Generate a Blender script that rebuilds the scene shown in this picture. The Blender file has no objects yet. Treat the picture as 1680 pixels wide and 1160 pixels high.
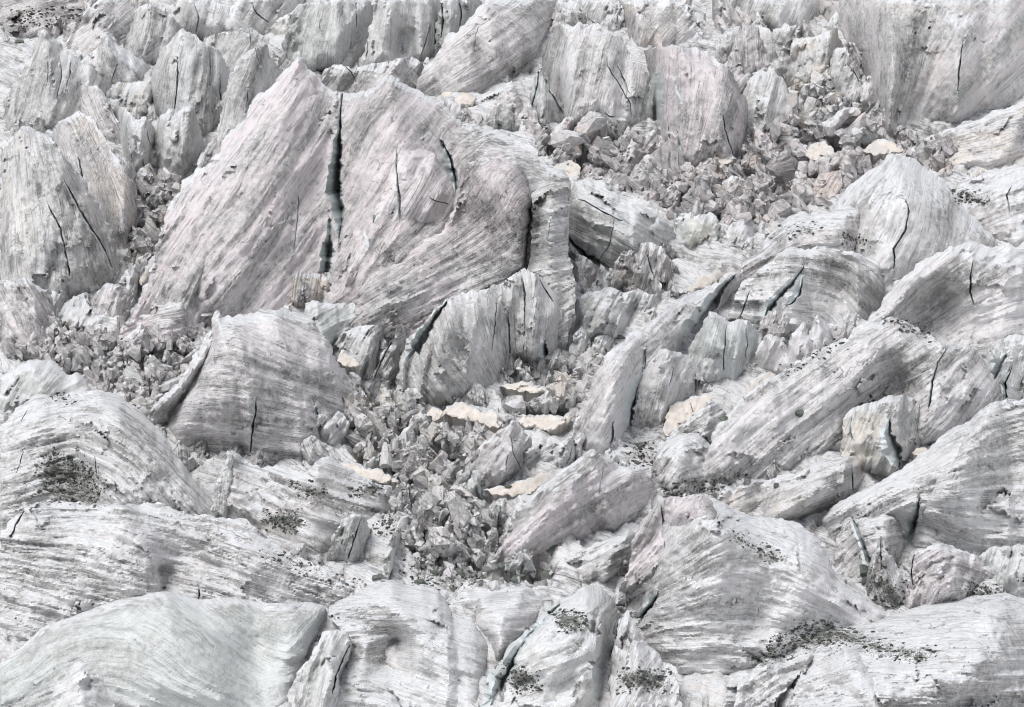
import bpy, math, random
import numpy as np
from mathutils import Vector, geometry
from mathutils.bvhtree import BVHTree

random.seed(7)
RNG = np.random.default_rng(11)
C = bpy.context.scene.collection
W, H = 1680.0, 1160.0                      # frame units used to lay the icefall out
FPX = 840.0 / math.tan(math.radians(10.2))
PITCH = math.radians(-5.0)
SLOPE = math.tan(math.radians(20.0))       # mean gradient of the glacier
Y0 = 400.0
Z0 = Y0 * math.tan(PITCH)
PXM = 0.0857                               # metres per frame unit at 400 m

# ------------------------------------------------------------------ camera / terrain maths
def ray(u, v):
    u = np.asarray(u, float); v = np.asarray(v, float)
    cx = (u - W / 2) / FPX; cz = -(v - H / 2) / FPX
    c, s = math.cos(PITCH), math.sin(PITCH)
    return cx, c - s * cz, s + c * cz
def ground_depth(v):
    _, dy, dz = ray(0, v)
    t = (Z0 - SLOPE * Y0) / (dz - SLOPE * dy)
    return t * dy
def place(u, v, y):
    dx, dy, dz = ray(u, v)
    t = y / dy
    return np.stack([dx * t, np.broadcast_to(y, np.shape(dx * t)), dz * t], -1)
def project(x, y, z):
    c, s = math.cos(PITCH), math.sin(PITCH)
    d = c * y + s * z; h = -s * y + c * z
    return W / 2 + FPX * x / d, H / 2 - FPX * h / d
def plane_z(y):
    return Z0 + SLOPE * (y - Y0)

# ------------------------------------------------------------------ noise
def _hash(ix, iy, seed):
    h = (ix.astype(np.int64) * 374761393 + iy.astype(np.int64) * 668265263 + seed * 1442695041) & 0xFFFFFFFF
    h = ((h ^ (h >> 13)) * 1274126177) & 0xFFFFFFFF
    h = ((h ^ (h >> 15)) * 2246822519) & 0xFFFFFFFF
    return (h ^ (h >> 16)) / 4294967295.0
def noise(x, y, seed=0):
    x0 = np.floor(x); y0 = np.floor(y); fx = x - x0; fy = y - y0
    ux = fx * fx * fx * (fx * (fx * 6 - 15) + 10); uy = fy * fy * fy * (fy * (fy * 6 - 15) + 10)
    def g(i, j):
        a = _hash(x0 + i, y0 + j, seed) * 2 * math.pi
        return np.cos(a) * (fx - i) + np.sin(a) * (fy - j)
    a, b, c, d = g(0, 0), g(1, 0), g(0, 1), g(1, 1)
    return 1.4 * ((a * (1 - ux) + b * ux) * (1 - uy) + (c * (1 - ux) + d * ux) * uy)
def fbm(x, y, seed=0, o=4, rough=0.5):
    r = 0; a = 1; f = 1; n = 0
    for k in range(o):
        r = r + a * noise(x * f, y * f, seed + 31 * k); n += a; a *= rough; f *= 2.03
    return r / n
def ridged(x, y, seed=0, o=3):
    r = 0; a = 1; f = 1; n = 0
    for k in range(o):
        r = r + a * (1 - 2 * np.abs(noise(x * f, y * f, seed + 17 * k))); n += a; a *= 0.5; f *= 2.1
    return r / n
def facets(x, y, seed=0, tilt=0.9):
    """broken blocks: every cell of a jittered grid is a tilted plane"""
    ix = np.floor(x); iy = np.floor(y)
    best = np.full(x.shape, 1e9); hh = np.zeros(x.shape); d2 = np.full(x.shape, 1e9)
    for i in (-1, 0, 1):
        for j in (-1, 0, 1):
            cx = ix + i; cy = iy + j
            px = cx + _hash(cx, cy, seed); py = cy + _hash(cx, cy, seed + 5)
            d = (x - px) ** 2 + (y - py) ** 2
            a = _hash(cx, cy, seed + 9) * 6.283; k = tilt * (0.3 + _hash(cx, cy, seed + 13))
            h = (_hash(cx, cy, seed + 21) - 0.5) * 1.2 + k * ((x - px) * np.cos(a) + (y - py) * np.sin(a))
            m = d < best
            d2 = np.where(m, best, np.minimum(d2, d)); hh = np.where(m, h, hh); best = np.where(m, d, best)
    return hh, np.sqrt(d2) - np.sqrt(best)

# ------------------------------------------------------------------ polygon helpers
def inside(px, py, poly):
    r = np.zeros(px.shape, bool); n = len(poly)
    for i in range(n):
        x1, y1 = poly[i]; x2, y2 = poly[(i + 1) % n]
        if y1 == y2: continue
        c = ((y1 > py) != (y2 > py)) & (px < (x2 - x1) * (py - y1) / (y2 - y1) + x1)
        r ^= c
    return r
def seg_dist(px, py, poly, closed=True):
    P = np.asarray(poly, float); A = P; B = np.roll(P, -1, 0)
    if not closed: A = P[:-1]; B = P[1:]
    best = np.full(px.shape, 1e9)
    for (ax, ay), (bx, by) in zip(A, B):
        dx, dy = bx - ax, by - ay; L = dx * dx + dy * dy + 1e-9
        t = np.clip(((px - ax) * dx + (py - ay) * dy) / L, 0, 1)
        best = np.minimum(best, (px - ax - t * dx) ** 2 + (py - ay - t * dy) ** 2)
    return np.sqrt(best)
def resample(pts, step, closed=False):
    P = [tuple(map(float, p)) for p in pts]
    if closed: P = P + [P[0]]
    out = []
    for a, b in zip(P[:-1], P[1:]):
        n = max(1, int(round(math.hypot(b[0] - a[0], b[1] - a[1]) / step)))
        for k in range(n):
            t = k / n; out.append(tuple(x + (y - x) * t for x, y in zip(a, b)))
    if not closed: out.append(P[-1])
    return np.array(out)
def smooth_poly(P, k=1):
    for _ in range(k):
        P = 0.25 * np.roll(P, 1, 0) + 0.5 * P + 0.25 * np.roll(P, -1, 0)
    return P

def rbf(ctrl, qx, qy):
    P = np.asarray(ctrl, float); n = len(P)
    D = np.hypot(P[:, None, 0] - P[None, :, 0], P[:, None, 1] - P[None, :, 1])
    A = np.zeros((n + 3, n + 3)); A[:n, :n] = D + np.eye(n) * -0.5
    A[:n, n] = 1; A[:n, n + 1:] = P[:, :2]; A[n, :n] = 1; A[n + 1:, :n] = P[:, :2].T
    b = np.zeros(n + 3); b[:n] = P[:, 2]
    w = np.linalg.lstsq(A, b, rcond=None)[0]
    r = w[n] + w[n + 1] * qx + w[n + 2] * qy
    for i in range(n):
        r = r + w[i] * np.hypot(qx - P[i, 0], qy - P[i, 1])
    return r

def flow(guides, x0, y0, x1, y1):
    """scalar fields across (t) and along (s) the ice layering, level lines follow the guides"""
    n = 15 if max(x1 - x0, y1 - y0) > 150 else 11
    c = max(x1 - x0, y1 - y0) / n
    nx = int((x1 - x0) / c) + 2; ny = int((y1 - y0) / c) + 2
    gx = x0 + (np.arange(nx - 1) + .5) * c; gy = y0 + (np.arange(ny - 1) + .5) * c
    X, Y = np.meshgrid(gx, gy)
    vx = np.zeros(X.shape); vy = np.zeros(X.shape)
    for g in guides:
        q = resample(g, 14)
        for a, b in zip(q[:-1], q[1:]):
            d = math.hypot(b[0] - a[0], b[1] - a[1]) + 1e-9
            w = 1 / ((X - (a[0] + b[0]) / 2) ** 2 + (Y - (a[1] + b[1]) / 2) ** 2 + 90) ** 1.6
            vx += w * (b[0] - a[0]) / d; vy += w * (b[1] - a[1]) / d
    L = np.hypot(vx, vy) + 1e-12; vx /= L; vy /= L
    idx = np.arange(nx * ny).reshape(ny, nx)
    nc = X.size
    i00 = idx[:-1, :-1].ravel(); i10 = idx[:-1, 1:].ravel(); i01 = idx[1:, :-1].ravel(); i11 = idx[1:, 1:].ravel()
    def rows(ax, ay, wgt):
        M = np.zeros((nc, nx * ny)); r = np.arange(nc); k = wgt / (2 * c)
        ax = ax.ravel(); ay = ay.ravel()
        M[r, i00] += (-ax - ay) * k; M[r, i10] += (ax - ay) * k
        M[r, i01] += (-ax + ay) * k; M[r, i11] += (ax + ay) * k
        return M
    reg = np.eye(nx * ny) * 1e-4
    A = np.vstack([rows(vx, vy, 1.0), rows(-vy, vx, .35), reg]); z = np.zeros(nc); zz = np.zeros(nx * ny)
    B = np.stack([np.concatenate([z, z + .35, zz]), np.concatenate([z + 1.0, z, zz])], -1)
    sol = np.linalg.solve(A.T @ A, A.T @ B); out = [sol[:, k].reshape(ny, nx) for k in (0, 1)]
    def sample(F, qx, qy):
        a = np.clip((qx - x0) / c, 0, nx - 1.001); b = np.clip((qy - y0) / c, 0, ny - 1.001)
        i = a.astype(int); j = b.astype(int); a -= i; b -= j
        return (F[j, i] * (1 - a) + F[j, i + 1] * a) * (1 - b) + (F[j + 1, i] * (1 - a) + F[j + 1, i + 1] * a) * b
    return lambda qx, qy: (sample(out[0], qx, qy), sample(out[1], qx, qy))

# ------------------------------------------------------------------ mesh out
ALLV, ALLF, NV = [], [], [0]
def new_mesh(name, V, F, uv=None, attrs=None, smooth=True, collide=True):
    me = bpy.data.meshes.new(name)
    F = np.asarray(F, np.int32); V = np.asarray(V, np.float32)
    k = F.shape[1]
    me.vertices.add(len(V)); me.vertices.foreach_set('co', V.ravel())
    me.loops.add(F.size); me.loops.foreach_set('vertex_index', F.ravel())
    me.polygons.add(len(F)); me.polygons.foreach_set('loop_start', np.arange(0, F.size, k, dtype=np.int32))
    me.update(calc_edges=True)
    me.polygons.foreach_set('use_smooth', np.full(len(F), smooth, bool))
    if uv is not None:
        l = me.uv_layers.new(name='strata'); l.data.foreach_set('uv', np.asarray(uv, np.float32)[F.ravel()].ravel())
    for n, a in (attrs or {}).items():
        at = me.attributes.new(n, 'FLOAT', 'POINT'); at.data.foreach_set('value', np.asarray(a, np.float32))
    me.validate()
    if collide:
        ALLV.append(V); ALLF.append(np.vstack([F[:, :3], F[:, [0, 2, 3]]]) + NV[0] if k == 4 else F + NV[0]); NV[0] += len(V)
    return me
def link(name, me, parent=None, mat=None):
    o = bpy.data.objects.new(name, me); C.objects.link(o)
    if parent: o.parent = parent
    if mat and me: me.materials.append(mat)
    return o
def tag(o, label=None, cat=None, group=None, kind=None):
    for k, v in (('label', label), ('category', cat), ('group', group), ('kind', kind)):
        if v: o[k] = v
    return o
PROPS = dict(grain=0.8, freq=1.0, pink=0.25, dirt=0.3, crust=0.6, clean=0.0, warm=0.0, pepper=0.15)
def setprops(o, kw):
    for k, d in PROPS.items(): o[k] = float(kw.get(k, d))
    if 'grain' not in kw: o['grain'] = random.uniform(.4, .9)
    if 'freq' not in kw: o['freq'] = random.uniform(.6, 1.5)
    o['seed'] = random.random() * 50

SER = {}
FEET = []
PATCHES = []
def S(name, cat, label, pts, **kw):
    """One mass of ice: outline in frame units laid at its own distance, leaning back from its foot on the glacier."""
    seed = len(SER) * 7 + 3
    if np.mean([p[1] for p in pts]) < 560: kw['pink'] = min(1.0, kw.get('pink', .25) + .18); kw['warm'] = min(1.0, kw.get('warm', 0) + .08)   # dustier ice higher up
    pts = np.asarray(pts, float)
    ext = pts.max(0) - pts.min(0); size = float(max(ext))
    g = kw.get('g', 3.4 if size > 120 else 2.8)
    er = kw.get('er', 1.3 if cat in ('ice block', 'ice shard') else (.8 if kw.get('dome', 0) >= .1 else 1.6))
    O = resample(pts, g, True); O = smooth_poly(O, kw.get('sm', 0 if cat in ('ice block', 'snow patch') else 1))
    N = np.roll(O, -1, 0) - np.roll(O, 1, 0); N = np.stack([N[:, 1], -N[:, 0]], -1); N /= np.linalg.norm(N, axis=1)[:, None] + 1e-9
    ed = min(5.0, 1 + size / 40) * fbm(O[:, 0] / 26, O[:, 1] / 26, seed, 2) + 3.0 * fbm(O[:, 0] / 9, O[:, 1] / 9, seed + 1, 3, .7)
    O = O + N * (er * ed)[:, None]
    # base line per column
    cu = np.arange(O[:, 0].min() - 2, O[:, 0].max() + 3, 3.0)
    Oc = np.vstack([O, O[:1]]); vb = np.full(cu.shape, -1e9); vt = np.full(cu.shape, 1e9)
    for (ax, ay), (bx, by) in zip(Oc[:-1], Oc[1:]):
        lo, hi = min(ax, bx) - 1.6, max(ax, bx) + 1.6
        m = (cu >= lo) & (cu <= hi)
        if m.any():
            t = np.clip((cu[m] - ax) / (bx - ax + 1e-9), 0, 1); y = ay + t * (by - ay)
            vb[m] = np.maximum(vb[m], y); vt[m] = np.minimum(vt[m], y)
    ok = vb > -1e8; vb = np.interp(cu, cu[ok], vb[ok]); vt = np.interp(cu, cu[ok], vt[ok])
    vbot = vb.copy()
    if 'base' in kw:
        b = np.array(kw['base'], float); vb = np.interp(cu, b[:, 0], b[:, 1])
    k = int(max(3, min(40, size * .12) / 3)); ker = np.hanning(2 * k + 3)[1:-1]; ker /= ker.sum()
    vbs = np.convolve(np.pad(vb, k, 'edge'), ker, 'valid')
    if size > 110 and cat != 'snow patch' and kw.get('dome', 0) < .1: FEET.append((name, label, cu, vb, size))
    if cat == 'snow patch': PATCHES.append((pts[:, 0].mean(), pts[:, 1].max(), ext[0] * 1.3, ext[1] * 1.5 + 12))
    # interior points
    gx = np.arange(O[:, 0].min(), O[:, 0].max() + g, g); gy = np.arange(O[:, 1].min(), O[:, 1].max() + g, g * .87)
    X, Y = np.meshgrid(gx, gy); X = X + (np.arange(len(gy)) % 2)[:, None] * g / 2
    X = X.ravel() + RNG.uniform(-.25, .25, X.size) * g; Y = Y.ravel() + RNG.uniform(-.25, .25, Y.size) * g
    m = inside(X, Y, O); X, Y = X[m], Y[m]
    m = seg_dist(X, Y, O) > .55 * g; X, Y = X[m], Y[m]
    P = [O]; carve = [np.zeros(len(O))]; cid = [np.zeros(len(O), int)]
    extra = []
    for ci, ck in enumerate(kw.get('crk', [])):
        opt = ck[-1] if isinstance(ck[-1], dict) else {}
        line = [p for p in ck if not isinstance(p, dict)]
        q = resample(line, 3.0)
        q[:, :2] += np.stack([2.4 * fbm(q[:, 1] / 16, q[:, 0] / 16, seed + ci, 3, .6), 0.4 * fbm(q[:, 1] / 9, q[:, 0] / 9, seed + ci + 4, 2)], -1)
        w = q[:, 2] * (1 + .7 * fbm(q[:, 1] / 14, q[:, 0] / 14, seed + ci + 2, 3, .6)) * opt.get('wk', 1.0)
        w[0] *= .3; w[-1] *= .4
        d = np.gradient(q[:, :2], axis=0); d /= np.linalg.norm(d, axis=1)[:, None] + 1e-9
        n = np.stack([-d[:, 1], d[:, 0]], -1)
        n[n[:, 0] < 0] *= -1                      # n points right
        asym = opt.get('asym', .24); wmx = max(p[2] for p in line); w = w * (.54 if wmx < 10 else 1.15); deep = opt.get('deep', 6.0 if wmx < 8 else 4.0)
        m = np.ones(len(X), bool)
        for a, b, wa, wb in zip(q[:-1, :2], q[1:, :2], w[:-1], w[1:]):
            dd = seg_dist(X, Y, [a, b], False); m &= dd > max(wa, wb) * .78 + .45 * g
        X, Y = X[m], Y[m]
        for off, cv in (((-.5, 0), (-.2, .35), (asym, 1.0), (.38, .85), (.5, 0)) if wmx < 10 or opt.get('dark') else ((-.5, 0), (-.15, .2), (.15, .45), (.34, 1.0), (.5, 0))):
            jit = .55 * w * fbm(q[:, 1] / 6 + off * 7, q[:, 0] / 6, seed + ci + 9, 3, .7) if abs(off) == .5 else 0 * w
            e = q[:, :2] + n * (w * off + np.sign(off) * np.abs(jit))[:, None]
            mm = inside(e[:, 0], e[:, 1], O) & (w > 1.0)
            extra.append((e[mm], (cv * deep * w * PXM)[mm], np.full(mm.sum(), ci + 1)))
    for e, cv, c in extra:
        P.append(e); carve.append(cv); cid.append(c)
    P.append(np.stack([X, Y], -1)); carve.append(np.zeros(len(X))); cid.append(np.zeros(len(X), int))
    P = np.vstack(P); carve = np.concatenate(carve); cid = np.concatenate(cid)
    nO = len(O)
    res = geometry.delaunay_2d_cdt([Vector(p) for p in P], [(i, (i + 1) % nO) for i in range(nO)], [], 0, 1e-4, True)
    V2 = np.array([tuple(v) for v in res[0]]); F = np.array([f for f in res[2] if len(f) == 3], int)
    src = np.array([o[0] if o else -1 for o in res[3]])
    cv = np.where(src >= 0, carve[src], 0); ci = np.where(src >= 0, cid[src], 0)
    cen = V2[F].mean(1); F = F[inside(cen[:, 0], cen[:, 1], O)]
    used = np.unique(F); remap = np.full(len(V2), -1); remap[used] = np.arange(len(used))
    V2 = V2[used]; F = remap[F]; cv = cv[used]; ci = ci[used]; src = src[used]
    a, b, c = V2[F[:, 0]], V2[F[:, 1]], V2[F[:, 2]]
    fl = ((b - a)[:, 0] * (c - a)[:, 1] - (b - a)[:, 1] * (c - a)[:, 0]) > 0
    F[fl] = F[fl][:, ::-1]
    u, v = V2[:, 0], V2[:, 1]
    # depth
    VB = np.interp(u, cu, vbs); VT = np.interp(u, cu, vt)
    db = ground_depth(VB); f = kw.get('f', .32) if cat != 'snow patch' else .72
    y = db + f * (ground_depth(v) - db) - (kw.get('fwd', 0) if cat != 'snow patch' else max(3.4, 1.5 * kw.get('fwd', 0)))
    bl = kw.get('blend', 34 if kw.get('parent') else 0)
    if bl: y = y + (kw.get('fwd', 0) + .9) * np.clip(1 - (np.interp(u, cu, vbot) - v) / bl, 0, 1) ** 1.3
    ctrl = [(p[0], p[1], 0) for p in resample(pts, max(14, size / 14), True)]
    rds = kw.get('rd', [] if cat == 'snow patch' else None)
    if rds is None:                               # a broken block has an edge or two running down from its top
        rg = random.Random(seed); k = np.argmin(pts[:, 1]); ap = pts[k]; hh_ = .26 * ext[0] * PXM * kw.get('edge', 1.0); cxm = pts[:, 0].mean()
        a = ap[0] * .6 + cxm * .4 + rg.uniform(-.12, .12) * ext[0]; b = cxm + rg.uniform(-.3, .3) * ext[0]
        rds = [[(ap[0] * .85 + cxm * .15, ap[1] + .08 * ext[1], hh_ * .8), (a, ap[1] + .45 * ext[1], hh_ * 1.3), (b, ap[1] + .95 * ext[1], hh_ * .8)]]
        c_ = cxm + (.28 if a < cxm else -.28) * ext[0]
        rds.append([(c_, ap[1] + .35 * ext[1], -hh_ * .2), (c_ + rg.uniform(-.1, .1) * ext[0], ap[1] + .85 * ext[1], -hh_ * .3)])
    hk = 1.0 if kw.get('rd') is None else 1.5
    for r in rds:
        ctrl += [(p[0], p[1], p[2] * hk) for p in resample(r, max(10, size / 30))]
    if rds: y = y - rbf(ctrl, u, v)
    de = seg_dist(u, v, O)
    hgt = np.maximum(VB - VT, 12)
    Ld = np.minimum(kw.get('dl', .28) * hgt, 60); tt = np.clip(1 - (v - VT) / Ld, 0, 1)
    y = y + min(.14, kw.get('dome', .012)) * hgt * PXM * 3 * tt ** 2
    wv = np.clip((VB - v) / hgt, 0, 1)
    y = y + kw.get('flare', .12 if kw.get('dome', 0) >= .1 else (.15 if cat == 'ice block' else .42)) * hgt * PXM * wv * (1 - wv) ** 1.3
    y = y + (kw.get('sink', 1.5 if size < 90 else 4.0) if not kw.get('fwd') else 1.0) * np.exp(-np.maximum(VB - v, 0) / (9 if size < 90 else 15))
    rw = kw.get('rim', min(4.0, size * .05) if kw.get('dome', 0) >= .1 else (1.2 if cat in ('ice block', 'ice shard') else 1.8)); e = np.clip(1 - de / rw, 0, 1)
    y = y + rw * PXM * 1.6 * (1 - np.sqrt(np.clip(1 - e * e, 0, 1)))
    gd = kw.get('gd') or [[((pts[:, 0].mean() + pts[:, 0].max()) / 2, pts[:, 1].min()), (pts[:, 0].mean() - 6, pts[:, 1].max())]]
    t, s = flow(gd, O[:, 0].min() - 5, O[:, 1].min() - 5, O[:, 0].max() + 5, O[:, 1].max() + 5)(u, v)
    rough = 1.25 * kw.get('rough', .25 if cat == 'snow patch' else .8) * min(1.0, size / 160 + .25)
    Lr = min(70, max(12, size / 4))
    y = y + rough * (1.1 * fbm(u / Lr, v / Lr, seed + 11, 3) - .8 * ridged(t / (Lr * .6), s / (Lr * 4.5), seed + 12, 3))
    st = kw.get('strat', .22)
    y = y + st * (fbm(t / 9, s / 110, seed + 13, 3, .6) + .55 * fbm(t / 3.6, s / 40, seed + 14, 2))
    # pleated faces: planes meeting in knife ridges that run down the fall line
    big = kw.get('dome', 0) >= .1
    PL, PA = kw.get('pleat', (0, 0) if cat == 'snow patch' else ((size / 3.2, .17) if big else ((max(20, size / 5.5), .34) if not kw.get('parent') else (46, .22))))
    if PA:
        rgp = random.Random(seed + 5); lean = kw.get('plean', rgp.uniform(-.35, .35))
        for k_, (L_, a_) in enumerate(((PL, PA), (PL / 2.7, PA * .62))):
            q = (u + lean * (v - v.mean())) / L_ + .55 * fbm(u / (2.4 * L_), v / (4 * L_), seed + 40 + k_, 3) + .06 * fbm(u / 12, v / 12, seed + 44, 2)
            ci0 = np.floor(q); p_ = q - ci0; r_ = .2 + .6 * _hash(ci0, ci0 * 0 + k_, seed); am = .25 + _hash(ci0, ci0 * 0 + 7 + k_, seed + 1)
            tri = np.where(p_ < r_, p_ / r_, (1 - p_) / (1 - r_))
            msk = 1 if k_ == 0 else np.clip(.5 + 2 * fbm(u / 50, v / 50, seed + 47, 2), 0, 1)
            y = y - a_ * L_ * PXM * tri * am * msk
    # overlapping ledges along the layering
    for per, amp in ((Lr * .8, kw.get('ledge', .0 if cat == 'snow patch' else .5)), (Lr * .3, kw.get('ledge', .0 if cat == 'snow patch' else .5) * .45)):
        q = t / per + .5 * fbm(t / 60, s / 130, seed + 18, 2) ; fr = q - np.floor(q)
        saw = np.where(fr < .86, fr / .86, (1 - fr) / .14)
        y = y - amp * min(1, size / 200 + .2) * saw * np.clip(.2 + 1.6 * fbm(t / 25, s / 90, seed + 19, 2), 0, 1)
    br = 1.5 * kw.get('brk', .8 if cat != 'ice block' else 1.0)
    if br:
        fh, fe = facets(t / (Lr * .42) + .35 * fbm(u / 16, v / 16, seed + 5, 3), s / (Lr * .95) + .3 * fbm(v / 16, u / 16, seed + 6, 3), seed + 15, 1.2)
        msk = np.clip(fbm(u / (Lr * 1.4), v / (Lr * 1.4), seed + 16, 2) * 3 + kw.get('brkm', .05), 0, 1)
        y = y + br * fh * msk
    y = y + .09 * fbm(u / 5, v / 5, seed + 17, 3, .6)
    # the two lips of a crevasse are offset against each other
    for ci_, ck in enumerate(kw.get('crk', [])):
        L_ = np.array([p[:2] for p in ck if not isinstance(p, dict)], float); wm_ = max(p[2] for p in ck if not isinstance(p, dict))
        dd = seg_dist(u, v, L_, False); xl = np.interp(v, L_[np.argsort(L_[:, 1])][:, 1], L_[np.argsort(L_[:, 1])][:, 0])
        y = y - .035 * wm_ * (1 if ci_ % 3 else -1) * np.sign(u - xl) * np.exp(-dd / (6 + wm_)) * np.clip(1.2 - dd / 40, 0, 1)
    y = y + cv
    V3 = place(u, v, y)
    uv = np.stack([t * PXM, s * PXM], -1)
    tonea = np.zeros(len(u)); dirt = np.zeros(len(u)); soot = np.zeros(len(u)); white = np.zeros(len(u))
    for poly, kind, k in kw.get('pat', []):
        pp = np.asarray(poly, float); dd = seg_dist(u, v, pp); ins = inside(u, v, pp)
        wdt = max(8, .3 * min(pp.max(0) - pp.min(0)))
        val = np.clip(.5 + np.where(ins, dd, -dd) / wdt / 2, 0, 1) * k
        if kind == 'dirt': dirt = np.maximum(dirt, val)
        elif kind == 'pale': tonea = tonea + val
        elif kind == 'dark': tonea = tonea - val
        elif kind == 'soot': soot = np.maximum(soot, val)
        else: white = np.maximum(white, val)
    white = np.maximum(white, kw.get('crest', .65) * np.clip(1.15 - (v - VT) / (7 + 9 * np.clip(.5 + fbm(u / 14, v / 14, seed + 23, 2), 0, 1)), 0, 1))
    # back of the mass: from the outline backwards and down into the glacier
    oi = np.full(nO, -1)
    for i, sidx in enumerate(src):
        if 0 <= sidx < nO: oi[sidx] = i
    ring = oi[oi >= 0]
    R0 = V3[ring]; hh = np.maximum(R0[:, 2] - plane_z(R0[:, 1]), 0); T = 1.5 + .55 * hh
    cx = R0[:, 0].mean()
    def ringat(a, bz):
        q = R0.copy(); q[:, 1] += T * a; q[:, 0] += (cx - q[:, 0]) * .12 * a
        zt = plane_z(q[:, 1]) - 3; q[:, 2] = q[:, 2] * (1 - bz) + np.minimum(zt, q[:, 2]) * bz
        return q
    n0 = len(V3); m = len(ring)
    R = [ringat(.3, .06), ringat(.65, .4), ringat(1.0, 1.0)]
    V3 = np.vstack([V3] + R); uv = np.vstack([uv] + [uv[ring] + .5 * k for k in (1, 2, 3)])
    pad = lambda A: np.concatenate([A] + [A[ring]] * 3)
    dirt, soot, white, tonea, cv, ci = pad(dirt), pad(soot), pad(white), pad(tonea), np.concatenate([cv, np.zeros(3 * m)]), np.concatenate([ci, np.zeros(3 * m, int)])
    prev = ring; SF = []
    for k in range(3):
        nxt = n0 + k * m + np.arange(m)
        p2, n2 = np.roll(prev, -1), np.roll(nxt, -1)
        SF += [np.stack([prev, p2, nxt], -1), np.stack([p2, n2, nxt], -1)]
        prev = nxt
    SF = np.vstack(SF)
    A = np.vstack([F, SF])
    iscr = np.where((cv[A] > 0).any(1), ci[A].max(1), 0)
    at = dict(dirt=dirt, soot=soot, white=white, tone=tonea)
    def sub(Fs):
        us = np.unique(Fs); rm = np.full(len(V3), -1); rm[us] = np.arange(len(us))
        return V3[us], rm[Fs], uv[us], {k: a[us] for k, a in at.items()}
    cxo = V3[ring].mean(0); org = Vector((cxo[0], cxo[1], V3[ring][:, 2].min()))
    def mk(Fs, nm):
        v_, f_, uv_, at_ = sub(Fs)
        me = new_mesh(nm, v_, f_, uv_, at_)
        me.set_sharp_from_angle(angle=.8)
        me.transform(__import__('mathutils').Matrix.Translation(-org))
        return me
    cap = (iscr == 0) & (white[A].min(1) > .5) & (not kw.get('parent'))
    if cap.any():
        lab = np.arange(len(V3)); Fc = A[cap]
        for _ in range(400):
            mn = lab[Fc].min(1); old = lab.copy()
            for k_ in range(3): np.minimum.at(lab, Fc[:, k_], mn)
            lab = lab[lab]
            if (lab == old).all(): break
        r_, n_ = np.unique(lab[Fc[:, 0]], return_counts=True); best = r_[np.argmax(n_)]
        cap[np.where(cap)[0]] = lab[Fc[:, 0]] == best
        if cap.sum() < 60: cap[:] = False
    iscr = np.where(cap, -1, iscr)
    V3[:, 2] += .12 * np.clip(white * 2 - 1, 0, 1)
    o = link(name, mk(A[iscr == 0], name), None, MAT[kw.get('mat', 'ice')]); o.location = org
    par = kw.get('parent')
    if par: o.parent = par; o.location = org - par.location
    else: tag(o, label, cat, kw.get('group'), 'thing')
    setprops(o, kw)
    for k in range(1, len(kw.get('crk', [])) + 1):
        if (iscr == k).any():
            c_ = link('crevasse', mk(A[iscr == k], 'crevasse'), o, MAT['crevasse'])
            setprops(c_, kw)
            if isinstance(kw['crk'][k - 1][-1], dict) and 'label' in kw['crk'][k - 1][-1]: c_['label'] = kw['crk'][k - 1][-1]['label']
    if cap.any():
        c_ = link('snow_cap', mk(A[cap], 'snow_cap'), o, MAT['ice']); setprops(c_, kw)
        for k_ in ('seed', 'grain', 'freq'): c_[k_] = o[k_]
    SER[len(SER)] = o
    return o
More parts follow.
